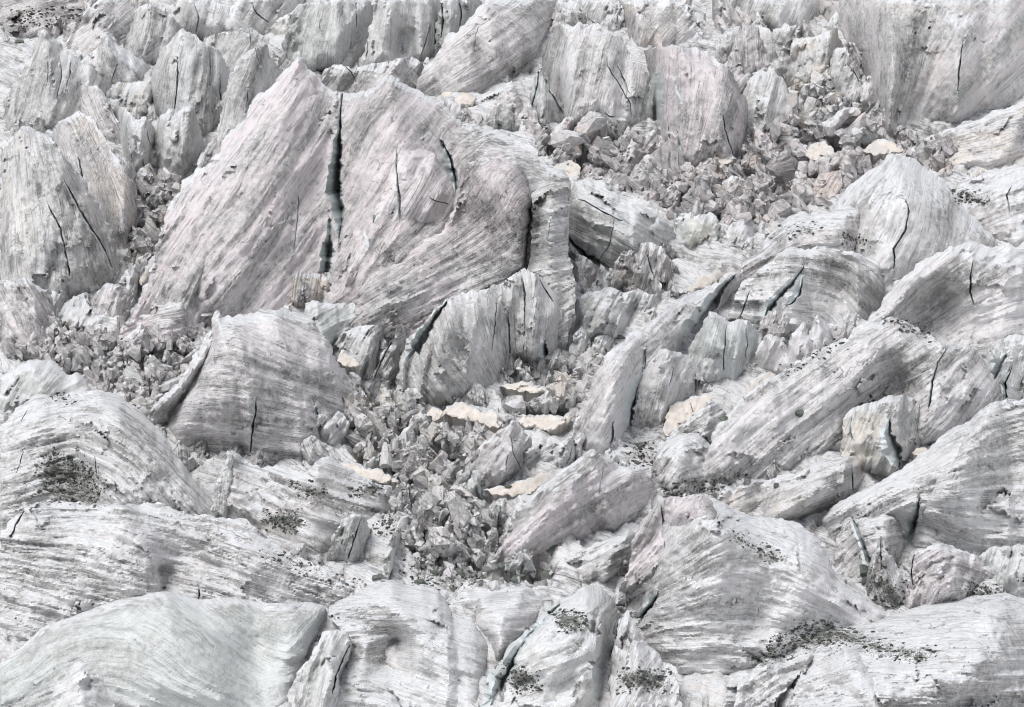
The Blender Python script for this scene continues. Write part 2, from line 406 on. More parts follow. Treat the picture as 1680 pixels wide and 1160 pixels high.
# ------------------------------------------------------------------ materials
MAT = {}
class NT:
    def __init__(s, name):
        m = bpy.data.materials.new(name); m.use_nodes = True; s.m = m; s.t = m.node_tree; s.t.nodes.clear()
    def n(s, typ, **kw):
        x = s.t.nodes.new(typ)
        ins = kw.pop('ins', {})
        for k, v in kw.items(): setattr(x, k, v)
        for k, v in ins.items(): s.put(x.inputs[k], v)
        return x
    def put(s, sock, v):
        if hasattr(v, 'is_output') or isinstance(v, bpy.types.NodeSocket): s.t.links.new(v, sock)
        else: sock.default_value = v
    def math(s, op, a, b=0.0, clamp=False):
        x = s.n('ShaderNodeMath', operation=op, use_clamp=clamp); s.put(x.inputs[0], a); s.put(x.inputs[1], b); return x.outputs[0]
    def mix(s, f, a, b, mode='MIX'):
        x = s.n('ShaderNodeMix', data_type='RGBA', blend_type=mode); s.put(x.inputs[0], f)
        s.put(x.inputs[6], a if not isinstance(a, tuple) else (*a, 1)); s.put(x.inputs[7], b if not isinstance(b, tuple) else (*b, 1)); return x.outputs[2]
    def noise(s, vec, scale=1.0, detail=4, rough=.5, dist=0.0):
        x = s.n('ShaderNodeTexNoise'); s.put(x.inputs['Vector'], vec)
        x.inputs['Scale'].default_value = scale; x.inputs['Detail'].default_value = detail; x.inputs['Roughness'].default_value = rough; x.inputs['Distortion'].default_value = dist
        return x.outputs[0]
    def rng(s, v, a, b, c=0.0, d=1.0):
        x = s.n('ShaderNodeMapRange', interpolation_type='SMOOTHSTEP'); s.put(x.inputs[0], v)
        for i, k in enumerate((a, b, c, d)): s.put(x.inputs[i + 1], k)
        return x.outputs[0]
    def attr(s, name, typ='GEOMETRY'):
        return s.n('ShaderNodeAttribute', attribute_type=typ, attribute_name=name).outputs['Fac']
    def ramp(s, f, stops):
        x = s.n('ShaderNodeValToRGB'); s.put(x.inputs[0], f); e = x.color_ramp.elements
        while len(e) < len(stops): e.new(.5)
        for k, (p, c) in zip(e, stops): k.position = p; k.color = (*c, 1)
        return x.outputs[0]
    def out(s, col, rough=.6, bump=None, bs=.5, bd=.1, spec=.3):
        b = s.n('ShaderNodeBsdfPrincipled'); s.put(b.inputs['Base Color'], col if not isinstance(col, tuple) else (*col, 1)); s.put(b.inputs['Roughness'], rough)
        b.inputs['Specular IOR Level'].default_value = spec
        if bump is not None:
            n = s.n('ShaderNodeBump'); n.inputs['Strength'].default_value = bs; n.inputs['Distance'].default_value = bd
            s.put(n.inputs['Height'], bump); s.put(b.inputs['Normal'], n.outputs[0])
        o = s.n('ShaderNodeOutputMaterial'); s.t.links.new(b.outputs[0], o.inputs[0]); return s.m

def strata_vec(N, warp=.2):
    uv = N.n('ShaderNodeUVMap', uv_map='strata').outputs[0]
    sp = N.n('ShaderNodeSeparateXYZ', ins={0: uv})
    geo = N.n('ShaderNodeNewGeometry')
    pos = geo.outputs['Position']
    wn = N.noise(pos, .12, 2, .5)
    t = N.math('ADD', sp.outputs[0], N.math('MULTIPLY', N.math('SUBTRACT', wn, .5), warp * 6))
    return t, sp.outputs[1], pos, geo
def aniso(N, t, s, seed, a, b):
    return N.n('ShaderNodeCombineXYZ', ins={0: N.math('MULTIPLY', t, a), 1: N.math('MULTIPLY', s, b), 2: seed}).outputs[0]

def make_ice(name, ground=False):
    N = NT(name)
    t, s, pos, geo = strata_vec(N)
    P = {k: N.attr(k, 'OBJECT') for k in ('pink', 'dirt', 'crust', 'clean', 'warm', 'pepper', 'seed', 'grain', 'freq')}
    sd = P['seed']; t = N.math('MULTIPLY', t, P['freq'])
    A = N.noise(aniso(N, t, s, sd, .34, .018), 1, 4, .6)
    B = N.noise(aniso(N, t, s, sd, 2.8, .10), 1, 4, .7)
    B2 = N.noise(aniso(N, t, s, N.math('ADD', sd, 7.0), 6.0, .30), 1, 2, .7)
    Cf = N.noise(aniso(N, t, s, N.math('ADD', sd, 3.0), 7.5, .9), 1, 2, .7)
    G = N.noise(pos, 1.1, 4, .65)
    G2 = N.noise(pos, .13, 3, .55)
    Gf = N.noise(pos, 5.0, 2, .65)
    patchy = N.rng(N.noise(pos, .28, 3, .6), .36, .62)
    fine = N.math('ADD', N.math('ADD', N.math('MULTIPLY', N.math('SUBTRACT', B, .5), .27), N.math('MULTIPLY', N.math('SUBTRACT', B2, .5), .34)), N.math('MULTIPLY', N.math('SUBTRACT', Cf, .5), .28))
    fine = N.math('MULTIPLY', fine, N.math('MULTIPLY', P['grain'], N.math('ADD', .35, N.math('MULTIPLY', patchy, 1.0))))
    broad = N.math('ADD', N.math('MULTIPLY', N.math('SUBTRACT', A, .5), .74), N.math('ADD', N.math('MULTIPLY', N.math('SUBTRACT', G, .5), .46), N.math('MULTIPLY', N.math('SUBTRACT', G2, .5), .42)))
    broad = N.math('ADD', broad, N.math('MULTIPLY', N.math('SUBTRACT', Gf, .5), .34))
    tone = N.math('ADD', N.math('ADD', fine, broad), N.math('MULTIPLY', N.attr('tone'), .09))
    con = N.math('SUBTRACT', 2.3, N.math('MULTIPLY', P['clean'], 1.2))
    tone = N.math('ADD', N.math('MULTIPLY', tone, con), N.math('SUBTRACT', .66, N.math('MULTIPLY', P['dirt'], .36)))
    col = N.ramp(tone, [(.0, (.13, .125, .125)), (.20, (.29, .28, .28)), (.40, (.46, .45, .44)), (.60, (.635, .63, .625)), (.85, (.775, .775, .775))])
    # pink algae / dust and ochre silt bands follow the layering
    pk = N.math('MULTIPLY', N.rng(N.math('ADD', N.math('MULTIPLY', A, .6), N.math('MULTIPLY', G2, .4)), .38, .56), P['pink'])
    col = N.mix(N.math('MULTIPLY', pk, .58), col, N.mix(1.0, col, (.955, .83, .87), 'MULTIPLY'))
    wm = N.math('MULTIPLY', N.rng(N.math('ADD', N.math('MULTIPLY', B, .3), N.math('MULTIPLY', G2, .7)), .46, .60), P['warm'])
    col = N.mix(wm, col, N.mix(1.0, col, (1.0, .93, .82), 'MULTIPLY'))
    # clear ice, faintly green blue
    col = N.mix(N.math('MULTIPLY', P['clean'], .85), col, N.mix(1.0, col, (.93, 1.0, .98), 'MULTIPLY'))
    # weathered white crust where the surface faces the sky
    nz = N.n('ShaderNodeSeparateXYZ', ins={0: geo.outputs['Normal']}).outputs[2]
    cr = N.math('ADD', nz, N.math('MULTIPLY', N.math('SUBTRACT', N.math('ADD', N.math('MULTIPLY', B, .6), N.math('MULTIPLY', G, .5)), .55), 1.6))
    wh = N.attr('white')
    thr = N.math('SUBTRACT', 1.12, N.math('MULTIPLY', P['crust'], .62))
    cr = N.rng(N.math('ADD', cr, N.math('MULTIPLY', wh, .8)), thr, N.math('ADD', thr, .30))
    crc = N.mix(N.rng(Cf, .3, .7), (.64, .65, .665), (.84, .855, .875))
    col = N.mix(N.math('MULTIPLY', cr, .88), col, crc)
    # peppery grit and thin dirt threads
    pp = N.rng(N.math('ADD', N.math('MULTIPLY', Gf, .55), N.math('ADD', N.math('MULTIPLY', G, .35), N.math('MULTIPLY', B, .25))), N.math('SUBTRACT', .72, N.math('MULTIPLY', P['pepper'], .10)), N.math('SUBTRACT', .77, N.math('MULTIPLY', P['pepper'], .10)))
    col = N.mix(N.math('MULTIPLY', pp, .75), col, (.17, .165, .16))
    # thin dirty layer lines: contours of a field stretched along the layering
    L1 = N.noise(aniso(N, t, s, N.math('ADD', sd, 11.0), .55, .02), 1, 2, .55); L2 = N.noise(aniso(N, t, s, N.math('ADD', sd, 17.0), 1.3, .035), 1, 2, .55)
    ln = N.math('MAXIMUM', N.rng(N.math('ABSOLUTE', N.math('SUBTRACT', L1, .5)), .016, .003), N.math('MULTIPLY', N.rng(N.math('ABSOLUTE', N.math('SUBTRACT', L2, .52)), .022, .004), .7))
    ln = N.math('MULTIPLY', ln, N.rng(N.noise(pos, .35, 4, .65), .40, .58))
    ln = N.math('MULTIPLY', ln, N.math('ADD', .35, P['dirt'], True))
    col = N.mix(N.math('MULTIPLY', ln, .85), col, (.17, .165, .165))
    # fracture threads across and along the layering
    vo = N.n('ShaderNodeTexVoronoi', feature='DISTANCE_TO_EDGE'); N.put(vo.inputs['Vector'], N.n('ShaderNodeVectorMath', operation='ADD', ins={0: aniso(N, t, s, sd, .34, .16), 1: N.n('ShaderNodeVectorMath', operation='SCALE', ins={0: N.n('ShaderNodeTexNoise', ins={'Vector': pos, 'Scale': .6, 'Detail': 3}).outputs['Color'], 'Scale': .9}).outputs[0]}).outputs[0])
    vo.inputs['Scale'].default_value = 1.0
    fr = N.math('MULTIPLY', N.rng(vo.outputs['Distance'], .028, .004), N.math('MULTIPLY', N.rng(N.noise(pos, .2, 3, .6), .54, .66), N.math('SUBTRACT', 1.0, P['clean'], True)))
    col = N.mix(N.math('MULTIPLY', fr, .55), col, (.14, .14, .14))
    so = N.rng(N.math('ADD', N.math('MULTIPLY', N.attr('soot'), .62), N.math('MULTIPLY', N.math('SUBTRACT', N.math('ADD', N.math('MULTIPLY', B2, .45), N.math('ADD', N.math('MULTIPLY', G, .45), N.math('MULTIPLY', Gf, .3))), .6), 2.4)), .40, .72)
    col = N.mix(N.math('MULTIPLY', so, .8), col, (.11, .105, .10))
    di = N.rng(N.math('ADD', N.math('MULTIPLY', N.attr('dirt'), .75), N.math('MULTIPLY', N.math('SUBTRACT', N.math('ADD', N.math('MULTIPLY', G, .6), N.math('MULTIPLY', Gf, .5)), .55), 2.6)), .34, .60)
    col = N.mix(N.math('MULTIPLY', di, .9), col, N.mix(Gf, (.07, .07, .06), (.17, .175, .155)))
    hgt = N.math('ADD', N.math('ADD', N.math('MULTIPLY', B, .24), N.math('MULTIPLY', B2, .16)), N.math('ADD', N.math('MULTIPLY', G, .45), N.math('ADD', N.math('MULTIPLY', Gf, .14), N.math('SUBTRACT', N.math('MULTIPLY', Cf, .12), N.math('ADD', N.math('MULTIPLY', fr, .4), N.math('MULTIPLY', ln, .25))))))
    MAT[name] = N.out(col, .62, hgt, .75, .55, .25)
make_ice('ice')

N = NT('crevasse_ice')
t, s, pos, geo = strata_vec(N)
n1 = N.noise(pos, .5, 6, .6); n2 = N.noise(aniso(N, t, s, 2.0, .6, 1.2), 1, 5, .6)
MAT['crevasse'] = N.out(N.ramp(N.math('ADD', N.math('MULTIPLY', n1, .5), N.math('MULTIPLY', n2, .5)), [(.3, (.48, .525, .53)), (.5, (.65, .695, .70)), (.7, (.75, .785, .79))]), .35, n1, .4, .2, .4)

N = NT('beige_snow')
t, s, pos, geo = strata_vec(N)
n1 = N.noise(pos, .8, 7, .6); n2 = N.noise(pos, 5, 5, .6)
n3 = N.noise(pos, .33, 5, .65)
MAT['tan'] = N.out(N.mix(N.rng(n2, .62, .72), N.mix(N.math('MULTIPLY', N.rng(n3, .5, .62), .7), N.ramp(n1, [(.3, (.60, .545, .485)), (.5, (.75, .69, .625)), (.7, (.82, .78, .725))]), (.60, .585, .57)), (.40, .34, .29)), .75, N.math('ADD', n1, N.math('MULTIPLY', n2, .3)), .6, .3)

N = NT('green_grey_rock')
geo = N.n('ShaderNodeNewGeometry')
n1 = N.noise(geo.outputs['Position'], 2.5, 6, .6)
isl = geo.outputs['Random Per Island']
base = N.ramp(isl, [(0, (.045, .045, .042)), (.35, (.085, .09, .078)), (.6, (.12, .135, .11)), (.85, (.17, .175, .155)), (1, (.30, .29, .275))])
MAT['rock'] = N.out(N.mix(N.rng(n1, .35, .7), N.mix(1.0, base, (.6, .62, .6), 'MULTIPLY'), base), .8, n1, .5, .12)
N = NT('slate_boulder')
geo = N.n('ShaderNodeNewGeometry')
n1 = N.noise(geo.outputs['Position'], 1.6, 8, .65)
MAT['boulder'] = N.out(N.ramp(n1, [(.3, (.07, .075, .065)), (.55, (.15, .17, .145)), (.75, (.24, .26, .22))]), .8, n1, .6, .2)

N = NT('broken_ice_ground')
t, s, pos, geo = strata_vec(N)
cell = N.attr('cell'); cell2 = N.attr('cellfine')
G = N.noise(pos, .9, 4, .65); G2 = N.noise(pos, .09, 4, .5); Gf = N.noise(pos, 5, 2, .65)
st = N.noise(aniso(N, t, s, cell, 2.2, .25), 1, 4, .65)
f = N.math('ADD', N.math('ADD', N.math('MULTIPLY', cell, .34), N.math('MULTIPLY', cell2, .22)), N.math('ADD', N.math('MULTIPLY', st, .55), N.math('ADD', N.math('MULTIPLY', G, .5), N.math('MULTIPLY', Gf, .3))))
f = N.math('SUBTRACT', f, N.math('SUBTRACT', .60, N.math('MULTIPLY', N.attr('calm'), .20)))
col = N.ramp(f, [(.12, (.10, .097, .095)), (.30, (.29, .28, .277)), (.46, (.47, .46, .457)), (.62, (.64, .635, .632)), (.82, (.80, .80, .80))])
col = N.mix(N.math('MULTIPLY', N.rng(G2, .45, .6), N.math('SUBTRACT', 1.0, N.attr('calm'))), col, N.mix(1.0, col, (.98, .92, .91), 'MULTIPLY'))
col = N.mix(N.math('MULTIPLY', N.rng(cell2, .88, .95), .35), col, (.72, .68, .62))
col = N.mix(N.math('MULTIPLY', N.rng(N.math('ADD', N.attr('calm'), N.math('SUBTRACT', Gf, G)), .75, .95), .45), col, (.22, .215, .21))
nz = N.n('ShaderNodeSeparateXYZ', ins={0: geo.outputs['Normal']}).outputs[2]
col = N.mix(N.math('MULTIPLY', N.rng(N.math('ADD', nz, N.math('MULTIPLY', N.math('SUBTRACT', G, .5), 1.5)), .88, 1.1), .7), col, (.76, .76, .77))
MAT['ground'] = N.out(col, .7, N.math('ADD', G, N.math('ADD', N.math('MULTIPLY', Gf, .25), N.math('MULTIPLY', st, .4))), .8, .5, .25)
# ------------------------------------------------------------------ the glacier surface itself
# fields of broken rubble between the seracs
ZONES = [
 [(880,235),(985,205),(1100,262),(1210,272),(1300,195),(1450,222),(1560,235),(1555,285),(1440,262),(1385,325),(1240,362),(1110,350),(1000,292),(935,292)],
 [(1280,130),(1360,130),(1430,185),(1445,230),(1380,225),(1300,185)],
 [(10,560),(100,535),(200,560),(330,540),(345,520),(300,610),(240,668),(165,636),(110,600),(40,595)],
 [(215,300),(260,290),(330,295),(285,325),(262,380),(240,435),(215,440),(222,360)],
 [(825,600),(960,585),(980,600),(950,680),(835,680)],
 [(575,640),(640,680),(690,670),(760,690),(850,705),(820,715),(735,790),(700,805),(640,790),(585,740)],
 [(640,805),(725,800),(800,815),(820,850),(815,910),(760,920),(700,925),(660,880)],
 [(820,905),(900,910),(890,950),(760,960),(690,940)]]
def terrain():
    Y = np.concatenate([np.linspace(20, 285, 60), np.linspace(286, 560, 430), np.linspace(562, 900, 90), np.linspace(910, 3200, 70)])
    A = np.concatenate([np.linspace(-1.2, -.21, 70)[:-1], np.linspace(-.21, .21, 500), np.linspace(.21, 1.2, 70)[1:]])
    AA, YY = np.meshgrid(A, Y); X = (AA * YY).ravel(); Yf = YY.ravel()
    wx = X + 1.6 * fbm(X / 6, Yf / 6, 2, 3); wy = Yf + 2.4 * fbm(X / 6, Yf / 9, 3, 3)
    f1, e1 = facets(wx / 4.4, wy / 8.0, 5, 1.4); f2, e2 = facets(wx / 2.0, wy / 3.8, 6, 1.4); f3, e3 = facets(wx / .7, wy / 1.4, 8, 1.2)
    c1 = _hash(np.round(f1 * 0 + np.floor(wx / 4.4 + .37 * f1)), np.floor(wy / 8.0 + .2 * f1), 41); c2 = _hash(np.floor(wx / 2.0 + .4 * f2), np.floor(wy / 3.8 + .4 * f2), 43)
    far = np.clip((Yf - 600) / 300, 0, 1) + np.clip((285 - Yf) / 60, 0, 1)
    U, Vv = project(X, Yf, plane_z(Yf)); zone_m = np.full(X.shape, -1e3); near = np.abs(X / Yf) < .215
    for zp in ZONES:
        d = seg_dist(U[near], Vv[near], zp) * np.where(inside(U[near], Vv[near], zp), 1, -1); zone_m[near] = np.maximum(zone_m[near], d)
    rub = np.clip(.5 + zone_m / 30 + .5 * fbm(X / 8, Yf / 12, 12, 2), 0, 1)
    h = 1.7 * f1 + 1.0 * f2 + .42 * f3 + .9 * fbm(X / 14, Yf / 20, 7, 3) - 1.3 * np.exp(-e1 * 8) - .6 * np.exp(-e2 * 8)
    calm = (1 - rub) * (1 - np.clip(far, 0, 1))
    h = h * (.35 + .75 * rub) - .5 + calm * (1.5 + 1.3 * fbm(X / 9, Yf / 16, 14, 4) + .8 * ridged(X / 7 + .1 * Yf, Yf / 15, 15, 3))
    h = h * (1 - .5 * np.clip(far, 0, 1)) + far * 5 * ridged(X / 38, Yf / 60, 9, 4)
    Z = plane_z(Yf) + h - .3
    V = np.stack([X, Yf, Z], -1)
    n, m = len(Y), len(A); i = np.arange(n * m).reshape(n, m)
    F = np.stack([i[:-1, :-1], i[:-1, 1:], i[1:, 1:], i[1:, :-1]], -1).reshape(-1, 4)
    wz = 3 * fbm(X / 18, Yf / 25, 19, 3); uv = np.stack([X * .35 + Yf * .42 + h * .8 + wz, X * .9 - Yf * .3 + wz], -1)
    me = new_mesh('glacier', V, F, uv, dict(cell=c1, cellfine=c2, calm=1 - rub)); me.set_sharp_from_angle(angle=.7)
    o = link('glacier', me, None, MAT['ground']); me.materials.append(MAT['ice'])
    fr = rub[F].mean(1) + .25 * fbm(X[F[:, 0]] / 3, Yf[F[:, 0]] / 5, 33, 3); me.polygons.foreach_set('material_index', np.where(fr < .45, 1, 0).astype(np.int32)); tag(o, 'broken grey ice of the glacier between the seracs', 'glacier', None, 'structure')
    setprops(o, dict(pink=.25, dirt=.24, crust=.7, warm=.2, clean=.1, pepper=.4, grain=.9, freq=1.0))
terrain()
# ------------------------------------------------------------------ the seracs, back to front
# ---- upper left
S('ice_slope','ice slope','dark crumbling slope in the upper left corner',[(-10,70),(-10,0),(60,-6),(130,-4),(150,20),(140,60),(90,72)],f=.5,gd=[[(140,10),(60,35),(0,60)]],dirt=.75,brk=1.5,crest=0,crust=.2)
S('ice_slope','ice slope','rumpled dirty slope between the upper left corner and the leaning grey pillar',[(95,110),(120,50),(140,15),(170,-5),(225,-5),(230,50),(205,85),(150,110)],f=.45,gd=[[(210,10),(160,50),(110,90)]],dirt=.45,brk=1.4)
S('serac','serac','jagged grey wall at the top edge between the leaning pillar and the smooth streaked wall',[(270,70),(285,20),(300,-8),(345,0),(372,12),(400,-6),(455,-4),(500,-6),(495,30),(460,70),(400,75),(330,80)],f=.2,dome=0,gd=[[(380,0),(360,60)],[(470,0),(440,60)]],clean=.35,dirt=.38,brk=1.2,crk=[[(318,5,3),(326,30,6),(322,52,3)],[(412,4,3),(420,22,5),(440,36,3)]])
S('serac','serac','snow dusted grey wall at the top edge above the wide streaked face',[(1180,70),(1190,20),(1200,-6),(1260,-8),(1345,-6),(1350,40),(1320,60),(1240,60)],f=.25,dome=0,dirt=.3,clean=.4,brk=1.2,gd=[[(1270,0),(1250,50)]])
S('serac','serac','pale pointed serac at the upper left corner with fine cracks down its face',
  [(5,225),(6,165),(28,132),(50,90),(62,62),(73,47),(84,62),(100,80),(118,86),(140,105),(160,118),(182,138),(188,165),(160,210),(100,222)],
  f=.25,gd=[[(75,50),(50,120),(25,200)],[(110,88),(95,150),(70,215)],[(165,125),(130,200)]],rd=[[(73,50,3),(90,130,3.5),(80,210,2)]],
  crk=[[(77,82,1),(79,110,3),(76,150,1)],[(99,98,2),(100,128,5),(92,165,2)],[(116,95,2),(115,120,5),(106,150,2)]],pink=.15,dirt=.22,clean=.25,crust=.5)
S('ice_fin','ice fin','small triangular ice fin with a snowy right flank behind the upper left serac',
  [(120,155),(132,98),(150,88),(163,72),(170,54),(178,51),(190,70),(210,85),(235,98),(252,112),(246,138),(215,152),(180,158)],
  f=.25,gd=[[(172,55),(160,100),(150,150)],[(185,70),(215,100),(240,130)]],rd=[[(174,54,2.5),(182,95,3.5),(186,150,1)]],crk=[[(192,104,1),(187,120,4),(182,136,1)]],
  pat=[([(182,62),(210,88),(250,112),(245,132),(215,130),(195,100)],'white',1)],clean=.2,dirt=.2)
S('ice_pillar','ice pillar','grey curved ice pillar leaning left at the top edge beside the twin bladed serac',
  [(196,118),(207,58),(218,38),(226,8),(262,6),(281,26),(299,47),(290,115)],f=.22,gd=[[(250,10),(240,60),(225,110)],[(285,35),(265,100)]],
  rd=[[(245,10,2),(238,60,3),(228,110,2)]],clean=.4,dirt=.35,crust=.3)
S('ice_wall','ice wall','ridge of pale ice with a dirty slanting top line right of the twin bladed serac',
  [(325,160),(337,61),(355,54),(385,50),(414,48),(440,64),(455,120),(450,160)],f=.25,gd=[[(430,55),(390,110),(350,150)],[(370,55),(345,110)]],
  pat=[([(337,62),(355,53),(385,49),(414,47),(414,53),(380,57),(355,62)],'dirt',.9)],crk=[[(408,50,2),(410,62,4),(412,76,2)]],clean=.35,dirt=.3,crust=.3)
S('serac','serac','twin bladed grey serac parted by a long dark vertical crack',
  [(255,205),(245,150),(248,124),(265,86),(287,55),(298,46),(310,52),(323,61),(337,74),(352,79),(370,105),(381,119),(387,160),(365,220),(320,240)],
  f=.2,gd=[[(298,48),(275,110),(262,190)],[(340,80),(330,150),(325,220)],[(372,110),(368,200)]],rd=[[(296,50,3.5),(278,110,4),(270,180,2)],[(330,80,2.5),(318,140,3.5),(325,210,2)]],
  crk=[[(290,95,2),(291,118,5),(290,145,5),(286,180,3)],[(343,80,2),(345,110,4),(344,145,2)],[(361,118,2),(361,155,5),(366,188,3)]],
  pat=[([(262,120),(275,125),(286,145),(280,180),(268,170)],'soot',.8)],clean=.45,dirt=.3,crust=.3,pink=.1)
S('ice_wall','ice wall','smooth ice wall with vertical streaks at the top edge left of the notched tongue',
  [(450,125),(462,80),(470,55),(489,5),(612,0),(614,80),(560,122)],f=.12,dome=.0,gd=[[(500,8),(480,60),(470,110)],[(560,5),(545,110)],[(605,5),(600,80)]],
  crk=[[(583,5,3),(584,28,4),(585,48,2)],[(528,8,1),(525,40,2),(522,70,1)]],pat=[([(462,80),(472,55),(480,30),(484,60),(478,95),(466,110)],'soot',.9)],clean=.55,dirt=.3,crust=.2,pink=0)
S('ice_block','ice block','low pale block at the foot of the smooth streaked ice wall',
  [(455,122),(460,88),(475,80),(495,76),(512,78),(520,95),(522,118)],f=.3,clean=.4,warm=.2,dirt=.25)
S('snow_ramp','snow ramp','ochre stained ramp of crumbly ice below the smooth streaked ice wall',
  [(510,122),(518,70),(545,63),(570,56),(598,38),(612,48),(608,80),(592,112),(560,128)],f=.4,gd=[[(600,45),(560,80),(525,110)]],warm=1.0,clean=.3,dirt=.1,pink=.3,brk=.6)
S('serac','serac','tall pale ice tongue with a small dark notch at the top edge',
  [(585,130),(600,72),(612,36),(615,0),(724,0),(728,60),(716,95),(695,108),(640,138)],f=.16,dome=0,gd=[[(625,5),(612,60),(600,110)],[(665,5),(660,60),(655,130)],[(715,5),(710,90)]],
  rd=[[(640,8,2),(630,60,3),(615,110,2)],[(658,55,-2.2),(656,82,-2.5)],[(690,40,2),(690,90,2)]],crk=[[(706,40,2),(698,68,4),(690,92,3)],[(605,60,1),(602,85,4),(598,105,2)]],
  pat=[([(654,50),(661,52),(672,90),(655,92),(652,80)],'soot',.9)],clean=.4,dirt=.2,crust=.3)  # the soot kind here only colours the hollowed notch darker
S('ice_wall','ice wall','cracked ice wall at the top edge behind the broad diagonal slab',
  [(708,98),(722,0),(795,0),(775,70),(740,92)],f=.12,dome=0,gd=[[(750,5),(745,80)]],crk=[[(724,5,5),(726,35,7),(724,62,4)],[(755,5,3),(756,30,7),(753,52,3)]],clean=.6,dirt=.2,pink=0)
S('ice_block','ice block','squat ice pillar standing in the gap left of the broad diagonal slab',
  [(727,78),(728,40),(738,29),(750,30),(754,46),(752,70)],f=.2,clean=.5,dirt=.15,crust=.7)
S('serac','serac','broad grey slab streaked diagonally from the top edge down to the beige snow lens',
  [(678,168),(684,132),(703,102),(720,80),(731,59),(756,48),(775,24),(797,0),(922,0),(906,42),(893,72),(880,104),(874,124),(840,136),(815,152),(770,170),(720,172)],
  f=.42,gd=[[(905,20),(820,80),(720,150)],[(860,5),(780,60),(710,120)],[(880,90),(820,130),(760,160)]],rd=[[(905,40,3),(860,80,4),(780,140,2)],[(795,10,3),(740,75,3),(700,140,2)]],
  crk=[[(794,10,1),(780,60,2.5),(772,112,1)]],pat=[([(780,150),(815,135),(822,138),(800,148)],'soot',.7)],pink=.3,dirt=.42,crust=.35)
S('ice_ledge','ice ledge','pale smooth ledge under the broad diagonal slab beside the beige snow lens',
  [(765,178),(772,168),(800,152),(841,132),(850,155),(868,178),(850,205),(810,195)],f=.5,gd=[[(845,140),(800,165),(770,175)]],pink=.4,dirt=.15,crust=.6)
S('snow_patch','snow patch','beige lens of old snow below the broad diagonal slab at the upper middle',
  [(712,152),(730,147),(760,149),(775,154),(783,163),(776,173),(755,176),(733,167)],f=.5,mat='tan',dome=.3,strat=.05,brk=0)
S('ice_block','ice block','slanted grey block between the diagonal slab and the ice blade beside it',
  [(690,215),(712,165),(735,165),(750,172),(765,185),(770,215)],f=.35,pink=.4,dirt=.4)
# ---- upper middle
S('ice_wall','ice wall','upper grey slab at the top edge above the pink grooved blade wall',
  [(1045,100),(1025,62),(1016,0),(1105,0),(1140,34),(1165,60),(1180,84),(1120,86),(1070,92)],f=.35,dome=0,gd=[[(1120,25),(1085,60),(1060,90)],[(1050,5),(1040,70)]],
  crk=[[(1027,50,4),(1033,75,9),(1042,96,6)]],pat=[([(1113,78),(1130,46),(1142,36),(1152,45),(1165,65),(1180,82),(1150,82)],'white',1)],pink=.3,dirt=.35,warm=.4)
S('serac','serac','small sharp serac at the top edge beside the dark gap right of the diagonal slab',
  [(905,60),(915,0),(1000,0),(1020,30),(1022,70),(980,60),(940,60)],f=.3,dome=0,crk=[[(1012,5,5),(1010,25,8),(1016,50,4)],[(948,12,2),(962,28,4),(978,40,3)]],pat=[([(955,38),(985,30),(1000,50),(975,46)],'soot',.8)],clean=.3,dirt=.35)
S('serac','serac','wide streaked grey face with two split cracks at the upper middle',
  [(925,222),(915,185),(897,160),(886,110),(891,76),(905,56),(921,38),(940,44),(954,42),(977,40),(1004,55),(1018,55),(1029,80),(1043,105),(1066,120),(1069,160),(1074,222),(1000,222)],
  f=.22,gd=[[(925,45),(905,90),(900,150)],[(980,45),(950,120),(930,210)],[(1015,60),(1000,130),(985,215)],[(1060,125),(1050,210)]],
  rd=[[(921,42,2.5),(915,110,3.5),(935,200,2)],[(1000,60,2.5),(1000,140,4),(1000,215,2)]],
  crk=[[(994,104,2),(1005,122,4),(1018,143,4),(1034,171,4),(1036,192,2)],[(1013,110,2),(1024,132,4),(1033,155,2)],[(988,182,1),(1000,191,3),(1018,193,1)]],
  pat=[([(1029,78),(1040,90),(1066,108),(1066,122),(1045,110),(1030,95)],'white',1)],pink=.2,dirt=.26,crust=.35,clean=.15)
S('ice_sliver','ice sliver','narrow upright slivers of ice in the dark cleft left of the wide streaked face',
  [(862,195),(876,130),(884,105),(892,112),(905,150),(925,182),(940,208),(890,225)],f=.2,gd=[[(884,108),(885,200)]],
  crk=[[(884,106,5),(881,140,9),(870,180,6)],[(888,112,5),(901,150,7),(915,172,8),(932,198,5)]],clean=.3,dirt=.3)
S('serac','serac','pinkish blade wall with a wide pale green groove at the upper middle right',
  [(1108,280),(1087,242),(1070,208),(1067,165),(1066,120),(1056,82),(1085,75),(1120,77),(1160,83),(1180,98),(1195,111),(1210,139),(1232,178),(1228,225),(1212,280)],
  f=.2,gd=[[(1090,80),(1090,150),(1100,250)],[(1150,85),(1140,180),(1125,270)],[(1210,145),(1180,230),(1150,275)]],
  rd=[[(1120,80,2.5),(1125,180,3),(1140,270,2)],[(1185,105,2),(1195,180,3.5),(1190,260,2)]],
  crk=[[(1078,118,10),(1077,150,17),(1075,190,17),(1078,226,10),{'deep':1.6,'asym':.1}],[(1107,128,3),(1111,148,9),(1118,166,3)],[(1112,214,3),(1115,238,8),(1117,258,5)],[(1185,186,3),(1189,213,6),(1204,258,4)],[(1095,190,2),(1098,225,6),(1101,250,3)]],
  pink=.9,dirt=.3,crust=.3)
S('ice_block','ice block','pink tinted square shouldered block above the smooth rounded tongue at the upper right',
  [(1160,125),(1180,62),(1195,44),(1245,44),(1262,48),(1270,70),(1284,108),(1270,125),(1235,112),(1195,112)],f=.3,gd=[[(1225,46),(1222,110)]],pink=.5,dirt=.2,clean=.3,
  pat=[([(1195,105),(1240,103),(1258,112),(1235,118),(1195,116)],'soot',.8)])
